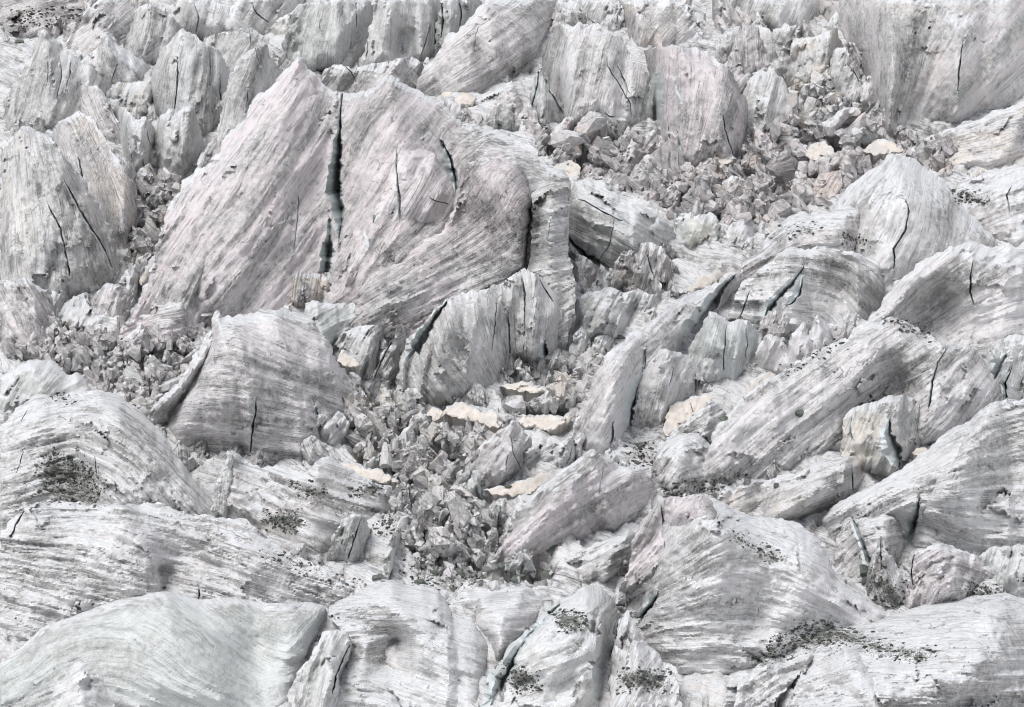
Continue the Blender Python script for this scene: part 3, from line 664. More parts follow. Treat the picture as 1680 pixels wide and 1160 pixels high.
S('ice_fin','ice fin','slender white tipped fin at the top edge right of the pink square shouldered block',
  [(1225,80),(1238,30),(1243,20),(1252,35),(1264,52),(1270,85)],f=.25,clean=.4,crust=.7,dirt=.2)
S('ice_block','ice block','white snowy block at the top edge left of the huge upper right face',
  [(1286,50),(1300,20),(1325,12),(1332,28),(1320,42),(1300,52)],f=.4,crust=.9,warm=.6,dirt=.05)
S('ice_block','ice block','grey rounded block under the white snowy block at the top right',
  [(1258,75),(1268,48),(1285,40),(1310,42),(1328,52),(1332,66),(1300,80)],f=.35,clean=.3,dirt=.3)
S('ice_block','ice block','square topped slab with faint ochre streaks hanging below its edge at the upper right',
  [(1285,145),(1296,110),(1299,63),(1330,62),(1355,52),(1372,47),(1378,60),(1386,80),(1374,104),(1362,145),(1330,148)],f=.2,gd=[[(1340,60),(1335,140)]],warm=.9,clean=.35,dirt=.1,pink=.3)
S('ice_fin','ice fin','pale split fin between the ochre streaked slab and the huge upper right face',
  [(1352,150),(1362,100),(1372,80),(1386,76),(1397,97),(1412,132),(1428,170),(1400,185),(1370,168)],f=.25,clean=.35,dirt=.15,crk=[[(1392,106,2),(1402,120,4),(1410,135,2)]])
S('ice_block','ice block','smooth rounded tongue of grey ice beside the pink blade wall',
  [(1200,240),(1213,162),(1230,128),(1250,114),(1270,111),(1283,124),(1293,150),(1298,168),(1312,192),(1304,225),(1260,235)],f=.3,gd=[[(1265,114),(1250,170),(1240,230)]],
  crk=[[(1284,124,2),(1292,150,4),(1300,175,3)]],pat=[([(1240,165),(1255,160),(1268,166),(1262,170),(1245,172)],'white',1)],clean=.35,dirt=.2,pink=.3,dome=.2)
S('serac','serac','huge fan streaked face filling the upper right corner',
  [(1440,235),(1446,188),(1430,160),(1410,122),(1395,90),(1378,56),(1345,46),(1332,0),(1700,0),(1700,172),(1626,190),(1560,212),(1520,222),(1490,230)],
  f=.2,dome=0,gd=[[(1360,20),(1400,80),(1435,165)],[(1425,5),(1430,100),(1450,200)],[(1500,5),(1480,110),(1465,215)],[(1590,40),(1530,140),(1480,220)],[(1690,90),(1600,160),(1520,212)]],
  rd=[[(1440,10,3),(1450,120,4.5),(1460,215,2)],[(1535,10,3),(1510,100,3),(1480,200,-2)],[(1600,40,5),(1590,120,6),(1570,190,3)]],
  crk=[[(1580,66,2),(1576,92,5),(1573,115,6),(1571,150,3)],[(1345,50,2),(1362,60,4),(1384,80,3)]],
  pat=[([(1515,8),(1535,22),(1560,40),(1595,54),(1602,42),(1640,30),(1700,34),(1700,24),(1640,18),(1598,30),(1560,24),(1530,10)],'white',.8),([(1420,120),(1432,120),(1448,175),(1440,190),(1425,160)],'soot',.45)],pink=.45,dirt=.16,crust=.25,clean=.15,warm=.25)
S('ice_spur','ice spur','sharp crested spur leaning against the huge face at the right edge',[(1585,150),(1592,110),(1600,70),(1612,50),(1632,34),(1660,26),(1700,22),(1700,150),(1650,165),(1610,170)],f=.22,dome=0,gd=[[(1625,40),(1610,90),(1590,150)],[(1690,60),(1650,130)]],rd=[[(1618,48,2),(1622,100,3),(1610,160,1)],[(1670,40,1),(1660,120,2)]],
  crk=[[(1640,82,1),(1650,110,4),(1660,132,3)]],dirt=.25,clean=.25,pink=.2,crust=.6)
S('ice_fin','ice fin','tapered smooth rib rising at the foot of the huge upper right face',
  [(1448,226),(1452,180),(1462,140),(1478,128),(1492,150),(1502,175),(1500,205),(1485,225)],f=.2,clean=.4,dirt=.15,pink=.25)
S('ice_slope','ice slope','streaky grey ramp with ochre veins at the right edge under the huge face',
  [(1455,275),(1500,238),(1540,217),(1620,188),(1700,160),(1700,275),(1600,290)],f=.5,gd=[[(1690,175),(1590,215),(1480,258)],[(1690,240),(1580,255),(1480,270)]],strat=.45,warm=.6,dirt=.35)
S('snow_patch','snow patch','large beige snow block at the lower edge of the upper right rubble',[(1416,248),(1425,236),(1440,229),(1458,230),(1476,237),(1480,246),(1460,252),(1436,254)],f=.5,fwd=2.5,mat='tan',base=[(1400,262),(1490,262)])
S('snow_patch','snow patch','peach snow patch at the foot of the pink blade wall',[(1150,268),(1162,258),(1180,253),(1198,254),(1208,262),(1195,270),(1168,274)],f=.5,fwd=2.5,mat='tan',base=[(1140,290),(1215,290)])
S('snow_patch','snow patch','peach snow patch beside the right shoulder of the great central serac',[(905,282),(915,270),(932,262),(946,268),(953,284),(948,296),(930,290)],f=.5,fwd=2.5,mat='tan',base=[(900,312),(960,312)])
S('snow_patch','snow patch','pinkish beige snow patch in the middle of the pink rubble field',[(1318,250),(1330,238),(1350,232),(1366,240),(1370,255),(1350,264),(1330,262)],f=.5,fwd=2.5,mat='tan',base=[(1310,280),(1375,280)])
S('snow_patch','snow patch','thin beige snow strip on the streaky grey ramp at the right edge',
  [(1575,222),(1595,212),(1620,207),(1640,208),(1625,213),(1600,217),(1582,226)],f=.5,fwd=1.2,mat='tan',brk=0,strat=.05)
S('snow_patch','snow patch','beige snow strip tapering at the right edge above the snowy slope',
  [(1578,300),(1592,285),(1620,275),(1650,262),(1700,258),(1700,268),(1640,276),(1605,288),(1588,304)],f=.5,fwd=.8,mat='tan',brk=0,strat=.05)
# ---- middle left
S('serac','serac','ridged fan shaped serac on the left edge with dark grooves running down',
  [(0,500),(0,245),(20,225),(33,207),(60,212),(85,224),(105,252),(120,275),(140,300),(165,345),(185,380),(193,420),(203,455),(180,480),(100,505)],
  f=.24,gd=[[(35,210),(25,330),(20,480)],[(60,214),(95,330),(110,480)],[(85,226),(135,330),(175,470)],[(110,260),(160,350),(195,450)]],
  rd=[[(33,210,4),(60,300,6),(90,480,3)],[(90,228,3),(140,330,4),(180,450,2)],[(20,300,2),(15,420,3)]],
  crk=[[(104,295,3),(115,315,8),(136,355,9),(152,380,8),(166,400,8),(184,440,5)],[(72,320,2),(86,350,5),(99,375,6),(104,400,4),(114,446,6),(112,462,3)]],
  pat=[([(12,243),(42,214),(47,218),(20,248)],'soot',.8)],pink=.1,dirt=.3,crust=.45,clean=.25,warm=.2,strat=.5)
S('ice_mound','ice mound','dirty folded mound right of the ridged fan serac on the left',
  [(95,310),(88,240),(84,214),(100,196),(130,182),(150,195),(165,215),(180,245),(200,270),(218,295),(228,330),(224,372),(217,425),(207,455),(180,405),(150,335)],
  f=.3,gd=[[(120,190),(160,270),(200,400)],[(180,250),(215,340),(212,420)]],rd=[[(110,200,2),(150,270,3),(195,380,2)]],crk=[[(127,255,2),(131,272,6),(136,292,5)]],dirt=.42,warm=.5,strat=.5,brk=.8)
S('ice_fin','ice fin','leaning dark slab of ice above the lumpy brown mound on the left',
  [(130,215),(133,165),(145,142),(158,139),(175,165),(190,187),(206,217),(217,265),(195,258),(160,240)],f=.22,gd=[[(150,145),(175,200),(205,255)]],dirt=.45,pink=.2,crk=[[(176,170,2),(190,190,4),(203,212,2)]])
S('ice_slab','ice slab','smooth cream slab behind the small split fins at the upper left',
  [(165,195),(172,150),(195,140),(235,132),(250,130),(257,150),(256,182),(230,195)],f=.3,clean=.6,warm=.9,dirt=.05,pat=[([(170,150),(200,170),(225,182),(200,185),(172,175)],'soot',.7)])
S('ice_fin','ice fin','cluster of small split fins with a blue seam at the upper left',
  [(200,262),(187,205),(185,178),(200,172),(212,185),(222,196),(240,191),(252,215),(258,252),(242,292),(215,296)],f=.2,rd=[[(200,178,2),(212,240,2)],[(240,195,2),(240,270,2)]],crk=[[(240,214,2),(243,228,5),(247,240,2)],[(210,205,2),(214,240,6),(216,265,3)],[(234,262,2),(237,275,6),(238,290,3)]],clean=.5,dirt=.2)
S('ice_block','ice block','bright double humped block left of the split central serac',
  [(243,265),(252,212),(265,190),(280,178),(290,184),(300,175),(316,173),(323,190),(331,225),(336,265),(300,296),(265,290)],f=.28,gd=[[(285,180),(275,280)],[(315,178),(315,280)]],rd=[[(280,182,2.5),(275,240,2)],[(312,178,3),(318,250,2)]],clean=.3,dirt=.1,crust=.8,pink=.1)
S('ice_mound','ice mound','lumpy brown mound of broken ice left of the split central serac',
  [(135,345),(132,270),(145,246),(165,234),(185,245),(205,260),(222,280),(225,325),(200,365),(165,360)],f=.4,brk=1.3,rough=1.4,dirt=.3,warm=.9)
S('ice_slope','ice slope','dirty streaked slope between the bright double block and the central serac',
  [(318,315),(325,262),(345,232),(370,205),(396,190),(402,235),(368,272),(345,302)],f=.35,gd=[[(395,195),(355,250),(325,300)]],dirt=.4,pink=.4,strat=.4)
S('ice_fin','ice fin','jagged pale blade rising behind the left shoulder of the split central serac',
  [(340,300),(362,190),(367,150),(386,108),(410,86),(422,73),(438,72),(448,95),(459,113),(478,132),(474,205),(400,310)],f=.22,
  gd=[[(425,76),(390,150),(360,260)],[(455,115),(430,200)]],rd=[[(422,76,3),(415,130,4),(400,220,2)]],crk=[[(419,76,3),(421,92,4),(427,110,2)],[(407,145,2),(405,165,4),(402,185,2)],[(445,80,2),(450,98,4),(457,115,2)]],clean=.25,dirt=.27,pink=.3,crust=.4)
S('ice_block','ice block','crumpled grey blocks in the saddle behind the two summits of the central serac',
  [(520,168),(530,118),(545,108),(560,103),(575,116),(590,112),(612,104),(640,100),(665,92),(690,100),(705,118),(700,150),(640,172)],f=.35,brk=1.5,rough=1.5,dirt=.4,pink=.2,crk=[[(559,103,3),(575,118,5),(585,136,3)]])
# ---- the great central serac
GREAT = S('serac','serac','great central serac with two summits split by a long dark vertical crevasse',
  [(222,528),(238,475),(255,415),(272,366),(284,325),(310,290),(345,268),(370,228),(400,195),(415,165),(450,135),(478,104),(490,94),(505,106),(528,138),(545,151),(562,154),(585,153),(602,148),(616,139),(629,130),(640,125),(653,131),(672,144),(695,157),(725,167),(742,188),(757,200),(776,203),(800,209),(817,217),(844,227),(874,243),(884,258),(903,276),(924,279),(933,302),(931,345),(928,385),(932,420),(945,470),(940,525),(925,560),(900,560),(850,500),(790,515),(720,525),(640,535),(575,520),(520,520),(440,535),(350,545),(280,540)],
  f=.30,dl=.2,g=3.2,
  gd=[[(490,105),(430,190),(340,310),(265,430)],[(560,170),(500,270),(400,400),(300,500)],[(550,300),(470,420),(400,510)],[(640,150),(590,240),(565,330)],[(720,185),(660,270),(600,360),(570,450)],
      [(760,260),(690,350),(610,450)],[(855,290),(790,370),(690,440),(590,495)],[(850,430),(740,465),(620,505)],
      [(900,275),(820,235),(760,250)],[(928,320),(885,330),(868,345)],[(935,400),(890,405),(866,412)]],
  rd=[[(490,98,5),(480,150,7),(430,270,8),(380,400,7),(350,500,3)],[(545,165,2),(545,260,2),(530,400,2),(530,500,1)],[(640,140,5),(640,190,8),(620,300,8),(600,430,6),(590,500,3)],
      [(800,258,6),(845,272,8),(868,320,9),(863,380,8.5),(857,440,7),(850,490,4)],[(740,250,3),(750,320,3),(745,400,5),(720,470,4)],[(915,300,2),(910,380,2.5),(915,470,2)],[(300,340,3),(280,430,3),(265,500,1)]],
  crk=[[(561,146,3),(559,170,4),(557,190,5),(557,212,6),(554,228,8),(554,250,11),(549,280,16),(548,310,20),(553,335,18),(557,360,11),(556,392,4),{'deep':5,'asym':.25,'dark':1,'label':'longest dark vertical crevasse splitting the serac'}],
       [(541,358,4),(541,385,9),(537,410,15),(533,447,19),(528,480,16),{'deep':4.5,'asym':.1,'dark':1}],
       [(724,230,3),(732,252,9),(738,272,13),(743,300,14),(746,326,7),(752,362,2)],
       [(488,308,2),(489,335,5),(487,362,5),(481,415,2),{'deep':2.2}]],
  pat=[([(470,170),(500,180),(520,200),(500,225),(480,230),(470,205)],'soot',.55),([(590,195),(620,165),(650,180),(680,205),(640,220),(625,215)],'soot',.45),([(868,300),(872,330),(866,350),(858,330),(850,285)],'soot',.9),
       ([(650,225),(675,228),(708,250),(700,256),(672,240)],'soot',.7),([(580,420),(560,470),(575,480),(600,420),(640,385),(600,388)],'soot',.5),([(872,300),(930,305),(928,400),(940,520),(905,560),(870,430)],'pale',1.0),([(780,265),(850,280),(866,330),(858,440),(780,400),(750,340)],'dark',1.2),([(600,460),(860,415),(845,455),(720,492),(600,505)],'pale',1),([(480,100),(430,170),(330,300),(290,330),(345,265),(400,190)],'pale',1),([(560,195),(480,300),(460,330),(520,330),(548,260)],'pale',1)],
  pleat=(95,.14),plean=.5,freq=1.4,grain=.6,pink=1.0,dirt=.22,crust=.42,strat=.42,rough=1.0,brk=.5,pepper=.2)
# its outer slabs and ridges
S('shoulder_slab','','',[(212,535),(235,475),(255,415),(272,366),(284,325),(310,290),(345,268),(370,228),(400,195),(415,165),(450,135),(478,104),(490,93),(500,112),(512,138),(538,161),(506,182),(482,205),(457,235),(442,262),(470,288),(442,330),(402,400),(362,470),(322,548)],
  parent=GREAT,f=.3,base=[(200,575),(330,560),(540,540)],fwd=1.2,gd=[[(490,105),(430,190),(340,310),(255,440)],[(530,160),(460,230),(380,360),(300,500)]],rd=[[(490,98,3),(450,190,4),(370,320,4),(290,470,2)],[(300,320,1),(265,420,1)]],
  pat=[([(480,165),(505,178),(480,205),(457,235),(440,262),(430,250),(455,215)],'soot',.75),([(345,270),(400,195),(450,140),(480,110),(470,160),(400,240),(330,320),(290,330)],'pale',1.2)],pleat=(85,.2),plean=.6,freq=1.4,grain=.6,pink=.9,dirt=.18,crust=.4,strat=.5,rough=1.0)
S('scooped_face','','',[(566,550),(585,500),(598,472),(650,432),(700,394),(738,362),(748,325),(754,285),(765,266),(790,260),(822,262),(846,264),(860,285),(871,320),(868,372),(864,430),(860,480),(855,525),(800,535),(740,545),(660,560)],
  parent=GREAT,f=.24,base=[(560,575),(880,560)],blend=0,pleat=(60,.08),fwd=3.5,gd=[[(855,285),(800,360),(700,430),(590,490)],[(790,262),(760,330),(690,410),(600,480)],[(862,420),(760,455),(640,495)]],
  rd=[[(765,270,2),(800,262,2.6),(846,266,3.4),(868,320,4),(864,380,4),(858,440,3.5)],[(770,335,1.9),(805,375,2.1),(790,440,1.8)],[(700,400,2),(650,440,2),(600,480,1)]],
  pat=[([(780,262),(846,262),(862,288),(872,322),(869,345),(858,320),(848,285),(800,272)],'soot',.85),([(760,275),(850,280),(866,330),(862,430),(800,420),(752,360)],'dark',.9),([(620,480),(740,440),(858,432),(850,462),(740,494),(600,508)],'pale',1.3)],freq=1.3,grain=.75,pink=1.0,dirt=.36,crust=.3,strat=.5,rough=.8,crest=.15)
S('inner_face','','',[(566,470),(578,400),(592,335),(618,272),(643,233),(655,224),(682,230),(710,249),(730,280),(744,318),(752,362),(705,402),(650,440),(590,478)],
  parent=GREAT,f=.26,base=[(560,545),(760,520)],fwd=2.6,blend=16,pleat=(40,.08),gd=[[(655,230),(610,310),(575,430)],[(735,300),(680,380),(600,460)]],rd=[[(652,228,3),(640,300,4),(600,430,2)],[(712,250,2),(725,320,3),(700,395,1)]],
  crk=[[(652,234,3),(650,262,6),(651,290,5),(655,325,9),(656,376,3)],[(612,358,3),(608,374,13),(604,392,8),{'deep':2.2,'asym':.1}],[(700,322,1),(715,330,3),(735,334,2)]],
  pat=[([(645,228),(680,228),(712,249),(728,272),(705,262),(672,243)],'soot',.8),([(575,425),(600,392),(640,388),(625,430),(585,470)],'soot',.5)],pink=.5,dirt=.3,crust=.4,crest=.0,rough=.8)
S('broken_flank','','',[(858,475),(866,440),(872,372),(876,318),(900,284),(926,279),(935,302),(932,345),(929,385),(934,420),(946,470),(942,525),(926,562),(900,575),(870,520)],
  parent=GREAT,f=.2,base=[(850,600),(950,600)],fwd=1.0,gd=[[(932,318),(900,322),(870,332)],[(935,430),(900,436),(862,446)],[(945,500),(910,520),(880,540)]],rd=[[(905,286,2),(900,360,3),(905,470,2)],[(885,330,0),(880,430,-1)]],
  crk=[[(884,452,2),(898,480,6),(910,500,3)],[(905,340,1),(900,375,3),(898,400,2)]],pink=.15,dirt=.28,clean=.3,strat=.7,crust=.5,brk=1.4)
S('ice_buttress','ice buttress','grooved grey buttress beneath the right foot of the great central serac',
  [(640,670),(655,610),(664,568),(690,535),(715,508),(734,490),(780,477),(820,467),(848,450),(860,438),(885,450),(910,470),(928,500),(937,545),(920,590),(895,606),(862,596),(830,606),(818,645),(765,670),(695,675)],
  pleat=(34,.5),plean=.12,f=.2,g=3.0,gd=[[(735,495),(760,560),(805,620)],[(700,535),(720,600),(770,650)],[(850,455),(840,520),(830,590)],[(890,460),(885,520),(880,590)],[(925,500),(915,580)]],
  rd=[[(734,492,2),(740,540,4),(730,640,2)],[(848,452,3),(840,520,1),(830,590,1)],[(880,450,4),(880,520,4.5),(875,590,3)],[(925,510,2),(915,560,1)]],
  crk=[[(733,494,4),(708,527,9),(695,550,15),(678,574,20),{'deep':4,'asym':.2,'dark':1}],[(852,437,3),(861,480,6),(861,520,5),(858,585,4)],[(832,512,3),(836,545,6),(836,588,4)],[(893,562,6),(891,580,11),(898,590,7)],[(884,455,2),(897,480,5),(908,496,2)],[(868,478,2),(873,505,5),(880,527,3),{'deep':2}],[(815,490,2),(812,530,4),(806,575,2)]],
  pat=[([(734,488),(780,475),(820,465),(848,448),(850,454),(822,472),(782,482),(738,496)],'soot',.8),([(760,600),(800,600),(815,640),(770,660)],'soot',.6)],pink=.15,dirt=.34,clean=.3,crust=.4,strat=.4,brk=.8)
S('ice_block','ice block','dark overhanging lip of ice above the slanting crevasse left of the grooved buttress',
  [(655,590),(660,548),(668,526),(682,512),(710,498),(733,490),(712,520),(694,545),(676,575)],f=.3,fwd=2.5,dirt=.6,pink=.3,brk=.9,pat=[([(664,540),(690,520),(700,530),(680,555),(668,560)],'soot',.9)])
S('ice_block','ice block','small brown jagged block in front of the lower central crevasse',
  [(435,535),(448,482),(470,456),(490,438),(500,444),(525,449),(545,443),(556,455),(560,492),(548,510),(500,520),(470,530)],f=.3,brk=1.2,rough=1.2,gd=[[(500,445),(495,510)]],dirt=.62,warm=1.0,clean=.1)
S('ice_block','ice block','bluish white broken block with a V shaped notch left of the brown jagged block',
  [(388,535),(402,502),(415,472),(425,462),(440,474),(452,502),(458,530)],f=.25,clean=.7,crust=.8,dirt=.0,pink=0,crk=[[(420,470,3),(421,490,6),(418,512,3)]])
WEDGE = S('serac','serac','wedge serac with a sharp ridge and curved white arm left of center',
  [(236,690),(238,678),(270,652),(292,632),(312,600),(330,570),(345,540),(357,511),(364,519),(400,515),(440,509),(470,505),(500,520),(535,550),(552,585),(577,630),(584,672),(577,705),(535,745),(515,775),(480,768),(440,775),(380,758),(320,750),(290,740),(270,715),(262,690)],
  f=.26,g=3.0,gd=[[(357,520),(320,600),(250,678)],[(540,570),(450,530),(375,525)],[(570,630),(460,590),(370,550)],[(575,680),(440,640),(340,620)],[(560,720),(420,700),(310,680)],[(480,765),(380,740),(300,730)]],
  rd=[[(360,516,4),(355,570,7),(332,640,6),(300,700,3)],[(450,510,2),(470,600,4),(450,700,3)],[(345,560,1),(300,640,0),(275,690,-1)]],
  crk=[[(420,650,3),(419,672,8),(414,700,9),(410,745,5)],[(518,670,2),(522,700,7),(530,720,10),(533,765,6)],[(313,632,6),(296,650,12),(276,668,8),{'deep':1.6,'asym':.0}]],
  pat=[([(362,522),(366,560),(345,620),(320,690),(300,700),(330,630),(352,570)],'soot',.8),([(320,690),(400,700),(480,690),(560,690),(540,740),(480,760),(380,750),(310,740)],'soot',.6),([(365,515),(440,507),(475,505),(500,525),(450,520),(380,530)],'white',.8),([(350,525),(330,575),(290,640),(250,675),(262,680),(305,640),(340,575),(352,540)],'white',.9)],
  pink=.55,dirt=.22,crust=.4,strat=.5,brk=.6)
S('curved_arm','','',[(234,692),(238,677),(270,651),(292,631),(312,599),(330,569),(345,539),(357,510),(364,522),(358,560),(345,598),(322,632),(300,655),(276,676),(255,694)],
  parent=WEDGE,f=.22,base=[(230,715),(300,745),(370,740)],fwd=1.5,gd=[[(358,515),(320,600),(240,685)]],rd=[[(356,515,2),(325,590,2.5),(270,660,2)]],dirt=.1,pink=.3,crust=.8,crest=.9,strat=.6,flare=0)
S('ice_block','ice block','translucent blue grey block wedged behind the crest of the wedge serac',
  [(505,590),(498,520),(500,498),(515,491),(530,499),(550,499),(580,497),(600,504),(607,516),(592,532),(570,547),(548,556),(542,580),(525,600)],f=.35,base=[(490,640),(610,600)],gd=[[(595,510),(550,530),(510,560)]],clean=.9,dirt=.15,pink=0,crust=.5)
S('ice_fin','ice fin','small white blade with dark curved stripes left of the slanting crevasse',
  [(540,612),(545,572),(560,545),(600,534),(630,527),(656,529),(645,560),(625,590),(613,635),(590,640)],f=.28,gd=[[(645,535),(610,550),(590,620)],[(590,540),(560,590)]],strat=.7,dirt=.3,crust=.8,clean=.2)
S('ice_fin','ice fin','upright blade with dark ribs between two narrow crevasses left of the grooved buttress',
  [(600,672),(614,612),(635,570),(654,535),(661,530),(672,562),(670,602),(657,635),(632,670)],f=.2,gd=[[(660,560),(640,565),(625,600)],[(665,600),(640,620),(618,640)]],strat=.8,dirt=.35,
  crk=[[(645,555,3),(628,585,9),(612,622,5)],[(668,588,3),(662,612,9),(655,638,6)]])
# ---- left, below the fan serac
S('ice_slab','ice slab','dark streaked slab at the left edge under the fan shaped serac',
  [(0,605),(0,462),(40,459),(65,469),(79,475),(89,515),(96,545),(100,562),(92,582),(60,600)],f=.35,gd=[[(20,465),(60,530),(90,570)]],dirt=.42,pink=.5,strat=.4)
for lab, kw_, pts in (
  ('white snowy block at the left end of the row under the fan serac',{}, [(78,530),(82,490),(90,465),(105,454),(119,462),(125,476),(113,503),(96,520)]),
  ('low white block second from left in the snowy row under the fan serac',{}, [(112,492),(130,465),(150,451),(169,449),(173,472),(150,493),(130,498)]),
  ('small white peaked block at the middle of the snowy row under the fan serac',{}, [(158,466),(165,440),(178,436),(196,446),(200,457),(186,470),(170,472)]),
  ('white block at the right end of the snowy row against the central serac',{}, [(194,508),(191,466),(205,445),(220,434),(241,431),(237,452),(226,474),(226,495),(206,512)])):
    S('ice_block','ice block',lab,pts,f=.3,crust=1.0,dirt=.0,pink=0,clean=.2,brk=1.0,rough=1.0)
S('ice_block','ice block','grey cracked lump in front of the snowy block row at the left',
  [(148,528),(155,480),(175,464),(200,469),(216,480),(225,503),(207,528),(175,533)],f=.3,dirt=.4,pink=.4,brk=.8)
S('snow_patch','snow patch','cream snow mound in front of the snowy block row at the left',
  [(84,535),(100,505),(115,489),(135,484),(146,500),(156,516),(172,522),(168,534),(120,540)],f=.4,brk=1.0,rough=1.0,crust=1.0,warm=1.0,dirt=.0)
S('snow_patch','snow patch','thin beige snow flake at the left foot of the central serac',
  [(226,462),(240,441),(258,435),(246,456),(233,468)],f=.4,fwd=4,mat='tan',brk=0)
S('ice_slope','ice slope','pink grey slope of broken ice below the left foot of the central serac',
  [(185,575),(208,532),(240,505),(270,495),(300,489),(312,505),(328,522),(340,545),(300,572),(250,590)],f=.4,dirt=.36,pink=.9,brk=1.4,rough=1.4,gd=[[(320,520),(260,530),(205,560)]])
S('snow_patch','snow patch','beige snow cap on the pink grey slope left of the wedge serac',
  [(266,503),(282,491),(305,491),(317,510),(307,532),(294,518)],f=.4,fwd=2.5,mat='tan',brk=.3)
# ---- middle right
S('ice_block','ice block','tabular fractured block tilted above a blue shadowed undercut right of the central serac',
  [(935,445),(929,395),(931,345),(939,300),(960,294),(993,296),(1015,315),(1040,335),(1070,345),(1095,365),(1112,388),(1104,415),(1060,445),(1020,456),(1000,452),(960,445)],
  f=.2,gd=[[(1100,380),(1030,345),(945,310)],[(1050,430),(1000,400),(940,370)],[(1000,445),(940,420)]],rd=[[(935,330,2),(975,345,4),(1035,385,4),(1060,430,2)],[(950,300,0),(1000,310,0)]],
  crk=[[(929,385,4),(940,404,10),(956,420,14),(975,430,13),(998,444,8),{'deep':4}],[(938,325,2),(960,330,4),(990,348,5),(1018,362,3)],[(1010,352,2),(1000,400,3),(985,425,2)]],
  pat=[([(940,298),(993,294),(1040,330),(1095,362),(1060,365),(1000,335),(945,315)],'white',.7),([(985,340),(1020,345),(1045,370),(1020,380)],'soot',.6)],clean=.5,dirt=.25,pink=.1)
S('ice_block','ice block','dark dirty mass of ice right of the tabular fractured block',
  [(1000,500),(1008,432),(1030,405),(1060,399),(1085,404),(1102,430),(1108,462),(1088,488),(1050,492)],f=.3,brk=1.4,rough=1.5,dirt=.62,warm=.3,crk=[[(1062,418,3),(1068,445,6),(1085,470,5)]])
S('ice_block','ice block','pale pink block below the undercut of the tabular fractured block',
  [(936,482),(940,430),(950,416),(970,428),(982,447),(975,470),(958,485)],f=.3,pink=.7,dirt=.2,clean=.3)
S('ice_block','ice block','small pointed clear block right of the pale pink block',
  [(972,492),(980,448),(986,433),(1000,450),(1012,475),(1000,492)],f=.25,clean=.7,dirt=.1)
S('ice_block','ice block','cream green block with a lobed top above the dark dirty mass',
  [(1108,405),(1107,360),(1118,349),(1140,347),(1150,354),(1165,349),(1185,370),(1192,392),(1180,412),(1140,414)],f=.25,clean=.7,warm=.5,dirt=.0,crust=.7,pink=0)
S('ice_block','ice block','bright white snow lump left of the long curved ridge arm',
  [(1186,415),(1194,375),(1210,356),(1230,359),(1254,366),(1256,402),(1220,420)],f=.35,crust=1.0,dirt=.0,clean=.2,brk=1.0)
S('ice_block','ice block','grey curved slab poking out of the pink rubble at the right middle',
  [(1180,372),(1190,335),(1205,325),(1235,322),(1240,335),(1228,365),(1200,378)],f=.25,pink=.6,dirt=.35,crk=[[(1232,325,2),(1228,345,5),(1222,362,3)]])
S('ice_mound','ice mound','pale jumbled mound of ice right of the grooved buttress',
  [(925,575),(934,522),(945,492),(965,480),(1000,474),(1040,477),(1092,480),(1080,522),(1052,546),(1010,562),(960,572)],f=.35,brk=1.5,rough=1.6,clean=.4,dirt=.25,pink=0)
S('ice_block','ice block','smooth white cube of ice with a dark seam below the pale jumbled mound',
  [(928,592),(940,550),(955,536),(966,550),(972,572),(952,590)],f=.3,crust=1.0,dirt=0,clean=.4)
S('ice_block','ice block','white fluted block right of the smooth white cube',
  [(965,582),(972,562),(985,548),(1006,553),(1014,566),(1002,580),(978,586)],f=.3,crust=1.0,dirt=0,clean=.3)
S('ice_dome','ice dome','rounded white ice dome high on the right with a crack down its face',
  [(1345,440),(1363,352),(1380,325),(1394,304),(1419,286),(1444,270),(1455,254),(1474,253),(1502,261),(1524,281),(1549,298),(1562,313),(1585,345),(1620,380),(1642,404),(1625,440),(1560,470),(1500,490),(1440,512),(1400,485)],
  f=.36,dome=.2,gd=[[(1470,258),(1420,310),(1370,400)],[(1490,330),(1450,390),(1400,440)],[(1520,285),(1540,380),(1530,460)],[(1600,380),(1580,430)]],
  rd=[[(1470,258,3),(1488,330,7),(1475,420,5),(1465,490,2)],[(1400,310,1),(1390,380,2)],[(1560,330,2),(1570,420,2)]],
  crk=[[(1487,330,2),(1491,346,5),(1484,380,6),(1466,408,6),(1468,440,4)]],
  pat=[([(1430,310),(1455,315),(1470,330),(1455,330),(1435,322)],'soot',.8),([(1497,405),(1508,400),(1510,430),(1500,435)],'soot',.9),([(1470,395),(1488,380),(1480,405),(1464,412)],'soot',.6)],pink=.05,dirt=.12,crust=.9,pepper=.35)
